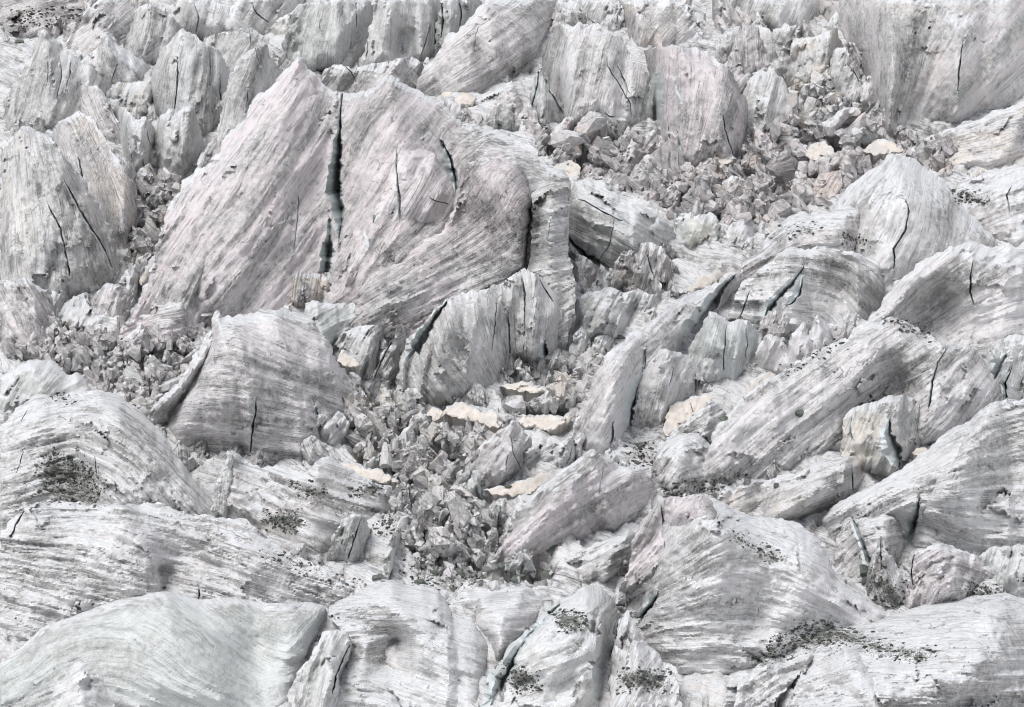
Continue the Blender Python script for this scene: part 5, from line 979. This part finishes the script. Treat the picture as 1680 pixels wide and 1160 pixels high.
# ---- lower right
BROAD = S('serac','serac','broad pale ridge with horizontal stripes at the right edge',
  [(1365,915),(1345,852),(1375,825),(1416,804),(1450,787),(1483,766),(1510,746),(1538,722),(1557,705),(1590,691),(1610,673),(1625,661),(1665,657),(1700,654),(1700,925),(1620,925),(1560,935),(1500,935),(1440,930),(1400,920)],
  f=.34,g=3.0,dome=.1,gd=[[(1610,680),(1530,740),(1440,800),(1380,845)],[(1690,690),(1600,720),(1520,790)],[(1690,770),(1600,775),(1520,790)],[(1690,840),(1600,830),(1540,800)],[(1690,900),(1580,880),(1530,850)]],
  rd=[[(1625,664,3),(1570,740,5),(1530,785,5.5),(1515,830,3)],[(1450,790,2),(1430,840,2)],[(1680,670,1),(1640,780,2),(1620,880,1)],[(1495,860,-2),(1490,900,-2)]],
  crk=[[(1507,820,3),(1500,845,12),(1493,870,14),(1488,900,8),(1486,925,3),{'deep':3,'asym':.1}]],
  pat=[([(1600,690),(1625,680),(1640,690),(1625,705),(1605,700)],'soot',.6),([(1555,712),(1590,700),(1580,715),(1560,728)],'soot',.6)],dirt=.12,crust=.7,strat=.75,pink=.15,pepper=.25)
S('striped_face','','',[(1612,672),(1628,661),(1665,656),(1700,653),(1700,930),(1620,928),(1575,915),(1535,895),(1508,862),(1514,832),(1530,786),(1560,745),(1592,700)],
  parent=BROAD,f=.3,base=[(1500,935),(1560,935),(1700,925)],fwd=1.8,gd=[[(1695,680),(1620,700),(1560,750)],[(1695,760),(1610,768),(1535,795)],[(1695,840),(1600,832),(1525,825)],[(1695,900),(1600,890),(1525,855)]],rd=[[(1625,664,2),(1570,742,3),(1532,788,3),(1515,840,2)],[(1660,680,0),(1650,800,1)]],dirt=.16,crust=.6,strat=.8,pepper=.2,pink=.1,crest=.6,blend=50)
S('ice_mound','ice mound','dark lined hump on the left flank of the broad striped ridge at the right',
  [(1360,970),(1372,880),(1392,840),(1420,832),(1452,828),(1478,838),(1493,870),(1486,915),(1445,970),(1400,985)],f=0.45,dome=.15,gd=[[(1480,850),(1430,840),(1385,860)],[(1470,890),(1430,900),(1390,950)]],strat=.6,
  crk=[[(1395,845,3),(1405,870,8),(1415,895,9),(1424,925,14),(1436,955,8),{'deep':2.2}]],pat=[([(1385,845),(1400,840),(1420,880),(1432,930),(1450,970),(1435,975),(1415,935),(1400,890)],'dirt',.9)],dirt=.3,crust=.7,pepper=.4,rim=2)
S('ice_fin','ice fin','pointed fin with blue edge in the dark furrow beside the pink folded slab',
  [(1425,1025),(1425,940),(1433,905),(1445,879),(1456,905),(1471,930),(1491,970),(1505,1025)],f=.2,gd=[[(1446,885),(1455,950),(1480,1010)]],crk=[[(1445,882,2),(1445,905,5),(1447,935,3)]],dirt=.25,pink=.3,
  pat=[([(1425,935),(1450,948),(1478,968),(1485,1000),(1455,1000),(1432,965)],'dirt',.95)])
S('ice_slab','ice slab','pink grey folded slab beneath the broad striped ridge at the right',
  [(1484,1030),(1492,950),(1503,903),(1535,893),(1562,898),(1592,909),(1622,924),(1647,950),(1654,968),(1605,985),(1565,1000),(1535,1030)],f=.3,gd=[[(1645,960),(1570,925),(1520,960),(1510,1010)],[(1620,930),(1550,905),(1505,930)]],strat=.6,pink=.8,dirt=.25,crk=[[(1500,910,3),(1494,935,7),(1497,960,4)]],
  pat=[([(1540,905),(1570,905),(1565,925),(1545,935)],'soot',.6)])
S('ice_slab','ice slab','smooth clean slab with a snowy top at the right edge beside the pink folded slab',
  [(1595,985),(1605,915),(1622,899),(1652,894),(1700,893),(1700,1012),(1645,985)],f=.3,clean=.6,dirt=.0,crust=.7,pat=[([(1590,890),(1615,887),(1618,900),(1600,905)],'dirt',.8)])
S('ice_slope','ice slope','low white swell with dark bands at the bottom right corner',
  [(1170,1230),(1195,1108),(1240,1070),(1290,1034),(1340,1021),(1400,1024),(1450,1013),(1500,997),(1550,985),(1600,978),(1650,975),(1700,985),(1700,1230)],
  f=0.72,g=3.0,dome=.1,gd=[[(1690,1010),(1560,1010),(1420,1040)],[(1690,1060),(1500,1060),(1300,1060),(1210,1090)],[(1690,1110),(1400,1110),(1220,1130)]],strat=.7,
  pat=[([(1232,1088),(1270,1050),(1300,1029),(1340,1020),(1385,1027),(1415,1045),(1465,1060),(1530,1076),(1515,1084),(1450,1074),(1400,1060),(1350,1058),(1310,1064),(1270,1080)],'dirt',1),([(1425,1028),(1460,1032),(1500,1036),(1480,1042),(1440,1038)],'dirt',.8),([(1590,950),(1630,958),(1615,972),(1595,970)],'dirt',.8)],crust=1.0,dirt=.1,pepper=.5,
  rim=2)
S('ice_mound','ice mound','left of two low snowy mounds in front of the gravel band at bottom right',
  [(1190,1240),(1212,1118),(1245,1100),(1290,1080),(1335,1061),(1348,1064),(1338,1085),(1305,1115),(1275,1140),(1255,1240)],f=0.7,base=[(1180,1262),(1360,1230)],gd=[[(1340,1070),(1270,1100),(1215,1140)]],crust=1.0,dirt=.12,pepper=.5,strat=.5,rim=2)
S('ice_mound','ice mound','right of two low snowy mounds in front of the gravel band at bottom right',
  [(1280,1240),(1308,1112),(1340,1078),(1370,1056),(1397,1056),(1432,1070),(1482,1077),(1522,1087),(1537,1107),(1552,1100),(1602,1080),(1642,1086),(1700,1084),(1700,1240)],f=0.72,base=[(1270,1262),(1700,1262)],gd=[[(1690,1095),(1560,1110),(1420,1090),(1320,1130)]],crust=1.0,dirt=.08,pepper=.5,strat=.6,
  pat=[([(1345,1080),(1365,1068),(1368,1080),(1350,1090)],'dirt',.7),([(1380,1090),(1410,1092),(1400,1098)],'soot',.7)],rim=2)
# ------------------------------------------------------------------ standing shards of ice in the rubble and along the feet of the big masses
SPOTS = list(PATCHES)
def shard(u, v, w, h, lean, label, group, props, rg):
    n = rg.choice((1, 1, 2)); ax = u + lean * h
    L = [(u - w * .5, v + 5)]
    k = rg.randint(1, 3)
    for i in range(k): f = (i + rg.uniform(.3, .8)) / k * .85; L.append((u - w * .5 * (1 - f) ** rg.uniform(.5, 1.1) + lean * h * f + rg.uniform(-.08, .08) * w, v - h * f))
    top = [(ax - rg.uniform(0, .12) * w, v - h)]
    if n == 2 or rg.random() < .5: top.append((ax + rg.uniform(.1, .3) * w, v - h * rg.uniform(.78, .97)))
    R = []
    k = rg.randint(1, 3)
    for i in range(k): f = (i + rg.uniform(.3, .8)) / k * .85; R.append((u + w * .5 * (1 - f) ** rg.uniform(.4, 1.0) + lean * h * f + rg.uniform(-.08, .08) * w, v - h * f))
    pts = L + top + R[::-1] + [(u + w * .5, v + 5)]
    pr = {k_: max(0, min(1, x + rg.gauss(0, .2))) if x else x for k_, x in props.items()}
    S('ice_shard', 'ice shard', label, pts, group=group, f=rg.uniform(.15, .4), g=2.6, base=[(u - w, v + 9), (u + w, v + 9)], gd=[[(ax, v - h), ((ax + u) / 2 + rg.uniform(-.1, .1) * w, v - h / 2), (u + rg.uniform(-.15, .15) * w, v)]], crest=rg.choice((0, .3, .7)), **pr)
def shards(poly, n, hmin, hmax, group, label, props, seed):
    rg = random.Random(seed); P = np.array(poly, float); got = 0; tries = 0
    while got < n and tries < n * 60:
        tries += 1
        u = rg.uniform(P[:, 0].min(), P[:, 0].max()); v = rg.uniform(P[:, 1].min(), P[:, 1].max())
        if not inside(np.array([u]), np.array([v]), poly)[0]: continue
        h = hmin + (hmax - hmin) * rg.random() ** 1.4; w = h * rg.choice((rg.uniform(.5, 1.1), rg.uniform(1.0, 2.8)))
        if any(abs(u - a) < (w + c) * .33 and abs(v - b) < (h + d) * .22 for a, b, c, d in SPOTS): continue
        SPOTS.append((u, v, w, h)); got += 1
        shard(u, v, w, h, rg.gauss(0, .42), label, group, props, rg)
shards(ZONES[0],46,26,96,'shards in the pink rubble field','jagged pink grey ice shard in the rubble between the blade wall and the white dome',dict(pink=.8,dirt=.36,clean=.2,warm=.3),21)
shards(ZONES[1],8,14,34,'shards in the cream rubble','small cream ice shard in the rubble left of the huge upper right face',dict(pink=.2,dirt=.12,warm=.7,clean=.3),22)
shards(ZONES[2],30,28,90,'shards in the left rubble field','jagged grey ice shard in the rubble above the rounded whaleback',dict(pink=.4,dirt=.42,clean=.15),23)
shards(ZONES[3],14,16,46,'shards in the left gully','brownish ice shard in the narrow gully left of the central serac',dict(dirt=.34,warm=.6,clean=.2),24)
shards(ZONES[4],10,16,42,'pale shards beside the buttress','pale ice shard between the grooved buttress and the curved ridge arm',dict(dirt=.2,warm=.5,clean=.4),25)
shards(ZONES[5],40,28,92,'shards in the dark central rubble','dark ribbed ice shard in the rubble below the grooved buttress',dict(pink=.2,dirt=.36,warm=.5,clean=.15),26)
shards(ZONES[6],20,22,74,'shards in the lower hollow','pale grey ice shard in the hollow left of the pink streaked slab',dict(dirt=.32,warm=.2,pink=.2,clean=.2),27)
shards([(40,30),(1660,30),(1660,72),(1200,80),(800,60),(400,70),(40,72)],34,34,84,'fins along the top edge','tall angular ice fin in the packed wall along the top edge',dict(pink=.35,dirt=.3,clean=.35,warm=.3),28)
shards([(1180,120),(1300,110),(1440,120),(1440,205),(1300,210),(1230,265),(1180,210)],12,46,104,'slabs left of the huge face','grey angular ice slab crowded left of the huge upper right face',dict(pink=.5,dirt=.32,clean=.25),36)
shards([(690,200),(760,180),(860,190),(930,225),(920,280),(880,250),(800,215),(740,205)],14,22,56,'shards behind the great serac','pinkish ice shard crowded behind the right shoulder of the great central serac',dict(pink=.6,dirt=.32,clean=.2,warm=.3),29)
shards([(930,470),(1080,470),(1090,520),(1030,560),(940,575)],16,18,48,'shards right of the buttress','pale ice shard in the jumble right of the grooved buttress',dict(dirt=.25,clean=.5),30)
shards([(560,585),(700,590),(700,660),(600,690),(560,640)],14,20,56,'shards left of the buttress','dark streaked ice shard left of the grooved buttress',dict(dirt=.45,pink=.1),31)
shards([(60,170),(240,200),(250,290),(210,300),(130,240),(60,220)],16,22,58,'shards in the upper left','grey ice shard between the small seracs of the upper left',dict(dirt=.36,warm=.4,clean=.2),32)
shards([(300,735),(560,722),(572,778),(300,782)],14,40,100,'ribs at the foot of the wedge serac','dark furrowed ice rib standing at the foot of the wedge serac',dict(dirt=.42,pink=.25),33)
shards([(1000,480),(1110,440),(1110,500),(1040,520)],8,24,60,'shards below the dark mass','brown grey ice shard below the dark dirty mass',dict(dirt=.5,warm=.3),35)
def feet(n, seed):
    rg = random.Random(seed); got = 0; tries = 0
    while got < n and tries < n * 30:
        tries += 1
        name, label, cu, vb, size = rg.choices(FEET, [f[4] for f in FEET])[0]
        i = rg.randrange(len(cu)); u, v = float(cu[i]), float(vb[i])
        if not (5 < u < 1675 and 5 < v < 1120): continue
        h = rg.uniform(14, min(46, size * .2)); w = h * rg.uniform(.8, 1.9)
        if any(abs(u - a) < (w + c) * .4 and abs(v - b) < (h + d) * .3 for a, b, c, d in SPOTS): continue
        SPOTS.append((u, v, w, h)); got += 1
        shard(u, v + 3, w, h, rg.gauss(0, .35), 'grey ice shard leaning at the broken foot of a larger ice mass', 'shards at the feet of the seracs', dict(dirt=.3, pink=.2, clean=.25, crust=.6), rg)
feet(80, 31)

# ------------------------------------------------------------------ placing loose things on what is already built
bvh = BVHTree.FromPolygons(np.vstack(ALLV).tolist(), np.vstack(ALLF).tolist(), all_triangles=True)
def hit(u, v):
    d = Vector([float(x) for x in ray(u, v)]).normalized()
    r = bvh.ray_cast(Vector((0, 0, 0)), d)
    return (r[0], r[1]) if r[0] is not None else (None, None)

def chunk(seed, dims, cuts=9, sub=2, amp=.10):
    """a broken block: a lump cut by random planes, its faces roughened"""
    rg = random.Random(seed)
    import bmesh
    bm = bmesh.new(); bmesh.ops.create_cube(bm, size=2.4)
    for _ in range(cuts):
        n = Vector((rg.gauss(0, 1), rg.gauss(0, 1), rg.gauss(0, 1))).normalized()
        p = n * rg.uniform(.55, .95)
        r = bmesh.ops.bisect_plane(bm, geom=bm.verts[:] + bm.edges[:] + bm.faces[:], plane_co=p, plane_no=n, clear_outer=True)
        e = [x for x in r['geom_cut'] if isinstance(x, bmesh.types.BMEdge)]
        if e: bmesh.ops.contextual_create(bm, geom=e)
    bmesh.ops.recalc_face_normals(bm, faces=bm.faces[:])
    bmesh.ops.triangulate(bm, faces=bm.faces[:])
    for _ in range(sub): bmesh.ops.subdivide_edges(bm, edges=bm.edges[:], cuts=1, use_grid_fill=True); bmesh.ops.triangulate(bm, faces=bm.faces[:])
    if sub: bmesh.ops.smooth_vert(bm, verts=bm.verts[:], factor=.12, use_axis_x=True, use_axis_y=True, use_axis_z=True)
    bm.normal_update()
    V = np.array([v.co for v in bm.verts]); Nn = np.array([v.normal for v in bm.verts]); F = np.array([[v.index for v in f.verts] for f in bm.faces])
    bm.free()
    if sub:
        V = V + Nn * (amp * fbm(V[:, 0] * 2.2 + V[:, 2], V[:, 1] * 2.2 - V[:, 2], seed, 4, .6))[:, None]
    V = V * np.array(dims)
    return V, F

SHAPES = []
for k in range(14):
    fin = k % 3 == 0
    dims = (.62, .40, 1.15) if fin else ((1.0, .75, .62) if k % 3 == 1 else (.85, .7, .85))
    V, F = chunk(100 + k, dims, 10 if fin else 12)
    a = k * .7
    uv = np.stack([(V[:, 0] * math.cos(a) + V[:, 2] * math.sin(a)) * 1.6, (V[:, 2] * math.cos(a) - V[:, 0] * math.sin(a) + V[:, 1]) * 1.6], -1)
    me = new_mesh('ice_chunk', V, F, uv, None, True, False); me.set_sharp_from_angle(angle=.5)
    me.materials.append(MAT['ice']); SHAPES.append((me, fin))

def zone(poly, n, smin, smax, group, label, props, fins=.35, seed=1):
    """separate blocks of one rubble field, each set into the surface it lies on"""
    rg = random.Random(seed); P = np.array(poly, float); done = []; tries = 0
    while len(done) < n and tries < n * 40:
        tries += 1
        u = rg.uniform(P[:, 0].min(), P[:, 0].max()); v = rg.uniform(P[:, 1].min(), P[:, 1].max())
        if not inside(np.array([u]), np.array([v]), poly)[0]: continue
        px = smin + (smax - smin) * rg.random() ** 1.2
        if any((u - a) ** 2 + (v - b) ** 2 < ((px + c) * .33) ** 2 for a, b, c in done): continue
        if any(abs(u - a) < c * .42 and b - d * .7 < v < b + px * .4 for a, b, c, d in PATCHES): continue
        loc, nor = hit(u, v)
        if loc is None or abs(loc.y - float(ground_depth(v))) > 14: continue
        done.append((u, v, px))
        me, fin = rg.choice([s for s in SHAPES if s[1] == (rg.random() < fins)] or SHAPES)
        r = px * .5 * loc.y / FPX
        o = link('ice_chunk', me)
        o.location = loc + Vector((0, .35 * r, -.05 * r))
        o.rotation_euler = (rg.gauss(-.1, .3), rg.gauss(0, .4), rg.uniform(0, 6.28))
        o.scale = (r * rg.uniform(.8, 1.25), r * rg.uniform(.8, 1.2), r * rg.uniform(.9, 1.5))
        pr = {k: (max(0, min(1, v_ + rg.gauss(0, .22))) if v_ else v_) for k, v_ in props.items()}
        setprops(o, pr)
        tag(o, label, 'ice chunk', group)
    return done

zone(ZONES[0],70,18,72,'blocks in the pink rubble field','broken pink grey ice block in the rubble between the blade wall and the white dome',dict(pink=.9,dirt=.36,crust=.45,clean=.15,warm=.4),.45,3)
zone(ZONES[1],22,9,30,'blocks in the cream rubble','small cream ice block in the rubble left of the huge upper right face',dict(pink=.3,dirt=.08,crust=.9,warm=.8),.2,4)
zone(ZONES[2],38,18,66,'blocks in the left rubble field','grey broken ice block in the rubble above the rounded whaleback',dict(pink=.4,dirt=.42,crust=.4,clean=.1),.4,5)
zone(ZONES[3],22,13,44,'blocks in the left gully','brownish ice block in the narrow gully left of the central serac',dict(pink=.2,dirt=.35,warm=.8,crust=.4),.3,6)
zone(ZONES[4],24,14,48,'cream blocks beside the buttress','cream coloured ice block between the grooved buttress and the curved ridge arm',dict(pink=.1,dirt=.12,warm=1.0,crust=.8),.25,7)
zone(ZONES[5],40,18,62,'blocks in the dark central rubble','dark grey ice block in the rubble below the grooved buttress',dict(pink=.2,dirt=.34,crust=.5,warm=.5),.5,8)
zone(ZONES[6],26,14,52,'blocks in the lower hollow','pale grey ice block in the hollow left of the pink streaked slab',dict(pink=.2,dirt=.3,crust=.7,warm=.3),.3,9)
zone(ZONES[7],14,9,26,'blocks at the lip of the hollow','low ice block at the gravelly lip of the bottom hollow',dict(dirt=.3,crust=.8),.1,10)

# ------------------------------------------------------------------ fine broken ice that fills the rubble fields
LUMPS = [chunk(700 + j, (1, .8, .7), 9, 0) for j in range(8)]
def fine_rubble(label, poly, n, props, seed):
    rg = random.Random(seed); P = np.array(poly, float); Vs, Fs, Us, kk = [], [], [], 0
    got = tries = 0
    while got < n and tries < n * 5:
        tries += 1
        u = rg.uniform(P[:, 0].min() - 10, P[:, 0].max() + 10); v = rg.uniform(P[:, 1].min() - 8, P[:, 1].max() + 8)
        a = np.array([u]); b = np.array([v])
        if rg.random() > .6 + float(seg_dist(a, b, poly)[0]) * (1 if inside(a, b, poly)[0] else -1) / 24: continue
        if any(abs(u - a_) < c_ * .4 and b_ - d_ * .8 < v < b_ + 3 for a_, b_, c_, d_ in PATCHES): continue
        loc, nor = hit(u, v)
        if loc is None or abs(loc.y - float(ground_depth(v))) > 9 or nor.z < .25: continue
        got += 1
        r = (3 + 24 * rg.random() ** 3.2) * .5 * loc.y / FPX
        V, F = rg.choice(LUMPS)
        M = __import__('mathutils').Euler((rg.uniform(0, 6.28), rg.uniform(0, 6.28), rg.uniform(0, 6.28))).to_matrix()
        q = (V * np.array([r * rg.uniform(.6, 1.5), r * rg.uniform(.5, 1.2), r * rg.uniform(.4, 1.2)])) @ np.array(M).T
        Vs.append(q + np.array(loc)); Fs.append(F + kk); kk += len(V)
        Us.append(np.stack([q[:, 0] + q[:, 2] + rg.random() * 40, q[:, 1] - q[:, 0] + rg.random() * 40], -1))
    if not Vs: return
    me = new_mesh('ice_rubble', np.vstack(Vs), np.vstack(Fs), np.vstack(Us), None, False, False)
    o = link('ice_rubble', me, None, MAT['ice']); setprops(o, props); tag(o, label, 'ice rubble', None, 'stuff')
for j, (lab, n, pr) in enumerate((('fine pinkish ice rubble between the blade wall and the white dome', 1500, dict(pink=.6, dirt=.3, warm=.4, crust=.5)), ('fine cream ice rubble left of the huge upper right face', 320, dict(warm=.7, dirt=.05, crust=.9)),
    ('fine grey ice rubble above the rounded whaleback', 900, dict(pink=.4, dirt=.32, crust=.5, warm=.3)), ('fine brownish ice rubble in the gully left of the great serac', 350, dict(warm=.8, dirt=.3)),
    ('fine cream ice rubble between the buttress and the ridge arm', 420, dict(warm=.8, dirt=.12, crust=.8)), ('fine dark ice rubble below the grooved buttress', 900, dict(dirt=.36, crust=.5, warm=.5)),
    ('fine pale ice rubble in the lower hollow', 600, dict(dirt=.24, crust=.7, warm=.4)), ('fine rubble on the lip of the bottom hollow', 260, dict(dirt=.3, crust=.6)))):
    fine_rubble(lab, ZONES[j], int(n * .7), pr, 50 + j)

# ------------------------------------------------------------------ gravel and boulders
def gravel(label, poly, n, smin=1.2, smax=4.2, seed=0):
    rg = random.Random(seed + 77); P = np.array(poly, float); Vs, Fs, k = [], [], 0
    n = int(n * 1.7); tries = 0; got = 0
    cx, cy = P.mean(0)
    while got < n and tries < n * 12:
        tries += 1
        u = rg.uniform(P[:, 0].min() - 6, P[:, 0].max() + 6); v = rg.uniform(P[:, 1].min() - 4, P[:, 1].max() + 4)
        a = np.array([u]); b = np.array([v])
        d = float(seg_dist(a, b, poly)[0]) * (1 if inside(a, b, poly)[0] else -1)
        pr = .45 + d / 24 + 1.1 * float(fbm(a / 17, b / 9, seed + 5, 3)[0])
        if rg.random() > pr: continue
        loc, nor = hit(u, v)
        if loc is None: continue
        got += 1
        r = (smin + (smax * 1.7 - smin) * rg.random() ** 5) * .5 * loc.y / FPX
        q = ICO * np.array([r * rg.uniform(.8, 1.6), r * rg.uniform(.7, 1.3), r * rg.uniform(.45, .9)]) * (1 + np.array([[rg.uniform(-.3, .3)] for _ in ICO]))
        c, s = math.cos(rg.random() * 6.28), math.sin(rg.random() * 6.28)
        q = np.stack([q[:, 0] * c - q[:, 1] * s, q[:, 0] * s + q[:, 1] * c, q[:, 2]], -1) + np.array(loc)
        Vs.append(q); Fs.append(ICOF + k); k += len(ICO)
    if not Vs: return
    me = new_mesh('gravel_patch', np.vstack(Vs), np.vstack(Fs), None, None, False, False)
    tag(link('gravel_patch', me, None, MAT['rock']), label, 'gravel', None, 'stuff')
import bmesh as _b
_bm = _b.new(); _b.ops.create_icosphere(_bm, subdivisions=1, radius=1)
ICO = np.array([v.co for v in _bm.verts]); ICOF = np.array([[v.index for v in f.verts] for f in _bm.faces]); _bm.free()
GR = [('dark gravel patch on the striped whaleback at the lower left', [(58,770),(75,748),(105,738),(140,758),(165,790),(170,815),(150,830),(110,826),(80,812)], 620),
 ('small gravel strip on the crest of the striped whaleback', [(72,648),(100,648),(124,655),(118,661),(95,656)], 60),
 ('gravel band behind the two low snowy mounds at the bottom right', [(1232,1088),(1270,1050),(1300,1029),(1340,1020),(1385,1027),(1415,1045),(1465,1060),(1530,1076),(1515,1084),(1450,1074),(1400,1060),(1350,1058),(1310,1064),(1270,1080)], 900),
 ('gravel trail in the dark furrow below the lined hump', [(1425,932),(1450,945),(1478,965),(1485,1000),(1460,1000),(1432,962)], 240),
 ('gravel patch high on the spotted white block at the bottom', [(905,1005),(940,1002),(960,1010),(955,1032),(925,1035),(912,1020)], 200),
 ('gravel patch low on the spotted white block at the bottom', [(818,1085),(845,1090),(878,1110),(885,1135),(850,1135),(825,1105)], 220),
 ('gravel at the foot of the pointed white block at the bottom', [(1018,1098),(1060,1098),(1100,1108),(1095,1135),(1020,1135)], 260),
 ('gravel streak on the white banded apron', [(1200,872),(1240,892),(1288,915),(1270,922),(1240,908)], 130),
 ('thin gravel strip on the rumpled white slope', [(476,790),(500,796),(532,808),(527,817),(498,808)], 110),
 ('dark gravel hollow on the left of the rumpled white slope', [(433,850),(455,838),(487,843),(498,860),(480,872),(450,864)], 260),
 ('gravel patch near the long beige tongue', [(575,806),(610,793),(628,800),(605,814)], 90),
 ('gravel in the bottom hollow behind the thin pale blade', [(612,850),(650,848),(660,870),(640,885),(612,875)], 160),
 ('coarse green grey gravel bank right of the thin pale blade', [(660,935),(700,900),(750,915),(775,950),(740,965),(690,962)], 330),
 ('gravel ledge below the striped white hump', [(1088,806),(1120,794),(1160,790),(1205,778),(1222,774),(1198,796),(1160,810),(1118,818)], 260),
 ('dark gravel pit left of the striped white hump', [(1028,735),(1060,728),(1078,740),(1065,762),(1042,768)], 150),
 ('gravel smear on the crest of the long streaked slope', [(1440,530),(1470,518),(1500,534),(1530,553),(1520,560),(1490,546),(1465,531)], 120),
 ('gravel smear on the curved ridge arm', [(1262,394),(1310,372),(1340,365),(1345,372),(1300,388)], 90),
 ('gravel speckle near the top of the curved ridge arm', [(1382,380),(1400,382),(1425,402),(1410,406),(1390,396)], 70),
 ('green grey gravel on the snowy slope at the right edge', [(1562,312),(1590,318),(1620,325),(1615,336),(1590,332),(1570,326)], 130),
 ('gravel streak on the left of the snow covered ledge behind the streaked slope', [(1280,610),(1345,574),(1385,557),(1388,563),(1340,586),(1290,617)], 90),
 ('gravel along the lower edge of the long striped slope', [(430,902),(500,926),(590,955),(602,963),(560,957),(500,942),(440,917)], 130),
 ('dark rubble and gravel in the upper left corner', [(14,14),(130,14),(120,30),(60,44),(14,48)], 240),
 ('gravel scatter on the smooth slab at the right edge', [(1590,958),(1630,958),(1640,964),(1615,976),(1592,972)], 100)]
for i, (lab, poly, n) in enumerate(GR): gravel(lab, poly, n, seed=i * 3)

BO = [('large flat green grey boulder on the gravelly lip of the bottom hollow', 901, 938, 40, 15), ('flat dark green boulder above the large flat one at the lower middle', 905, 897, 36, 12),
 ('long thin dark boulder left of the large flat one', 846, 948, 30, 9), ('small dark boulder below and left of the upper flat boulder', 826, 928, 24, 13),
 ('dark slab boulder lying on the broken ice left of centre', 594, 714, 22, 12), ('small green boulder beside the white fluted block', 1018, 552, 16, 9),
 ('green boulder perched right of the folded beige snow slab', 1188, 684, 20, 9), ('flat green boulder above the dark gravel pit', 1050, 728, 22, 7),
 ('rounded green boulder on the left foot of the long streaked slope', 1275, 795, 20, 10), ('dark boulder on the shoulder of the long streaked slope', 1312, 676, 20, 11),
 ('small green boulder at the left foot of the wedge serac', 272, 694, 10, 8), ('green boulder in the hollow above the coarse gravel bank', 697, 871, 16, 11),
 ('largest boulder of the coarse green gravel bank', 752, 938, 26, 14), ('left boulder of the coarse green gravel bank', 690, 952, 22, 12), ('pale green boulder at the foot of the coarse gravel bank', 745, 964, 18, 10),
 ('top boulder of the coarse green gravel bank', 712, 938, 20, 10), ('flat boulder at the left foot of the thin pale blade', 620, 945, 24, 8),
 ('dark boulder on the beige snow lens in front of the seamed block', 833, 797, 15, 6), ('green boulder on the gravel ledge below the striped white hump', 1172, 811, 20, 7),
 ('dark rounded boulder jammed in the furrow of the lined hump', 1421, 932, 24, 20), ('green boulder at the crest of the bottom right gravel band', 1355, 1030, 16, 8),
 ('rust brown stone on the striped whaleback', 127, 729, 8, 7), ('green boulder on the tan edge at the lower middle', 790, 792, 18, 10), ('square green boulder in the upper left corner rubble', 30, 67, 18, 8)]
for i, (lab, u, v, w, h) in enumerate(BO):
    loc, nor = hit(u, v + h * .4)
    if loc is None: continue
    V, F = chunk(400 + i, (1, .8, 1), 12, 2, .08)
    V = V / np.abs(V).max(0) * np.array([w * .5, w * .42, h * .62]) * loc.y / FPX
    me = new_mesh('boulder', V, F, None, None, False, False)
    o = link('boulder', me, None, MAT['boulder']); o.location = loc + Vector((0, .1, .12 * h * loc.y / FPX)); o.rotation_euler = (.1, random.uniform(-.12, .12), random.uniform(-.3, .3))
    tag(o, lab, 'boulder')

# ------------------------------------------------------------------ camera, daylight
cam = bpy.data.cameras.new('camera'); cam.sensor_width = 36; cam.lens = 18 / math.tan(math.radians(10.2)); cam.clip_end = 20000; cam.clip_start = 1
co = bpy.data.objects.new('camera', cam); C.objects.link(co); co.rotation_euler = (math.radians(90) + PITCH, 0, 0)
bpy.context.scene.camera = co
SUN_EL, SUN_AZ = math.radians(60), math.radians(-42)      # bright cloud high on the left
sd = bpy.data.lights.new('sun', 'SUN'); sd.energy = 1.5; sd.angle = math.radians(28); sd.color = (1, .97, .94)
so = bpy.data.objects.new('sun', sd); C.objects.link(so)
dirv = Vector((math.sin(SUN_AZ) * math.cos(SUN_EL), -math.cos(SUN_AZ) * math.cos(SUN_EL), math.sin(SUN_EL)))
so.rotation_euler = dirv.to_track_quat('Z', 'Y').to_euler()
w = bpy.data.worlds.new('World'); bpy.context.scene.world = w; w.use_nodes = True
nt = w.node_tree; bg = nt.nodes['Background']
sky = nt.nodes.new('ShaderNodeTexSky'); sky.sky_type = 'NISHITA'; sky.sun_disc = False; sky.sun_elevation = SUN_EL
sky.sun_rotation = math.atan2(dirv.x, dirv.y); sky.altitude = 2500; sky.dust_density = 3
hs = nt.nodes.new('ShaderNodeHueSaturation'); hs.inputs['Saturation'].default_value = .22
nt.links.new(sky.outputs[0], hs.inputs['Color']); nt.links.new(hs.outputs[0], bg.inputs[0]); bg.inputs[1].default_value = .115
sc = bpy.context.scene
sc.view_settings.view_transform = 'Standard'; sc.view_settings.look = 'None'; sc.view_settings.gamma = 1; sc.view_settings.exposure = 0.64
sc.render.engine = 'CYCLES'
sc.cycles.max_bounces = 4; sc.cycles.diffuse_bounces = 1; sc.cycles.glossy_bounces = 2
sc.cycles.pixel_filter_type = 'BLACKMAN_HARRIS'; sc.cycles.filter_width = 1.1
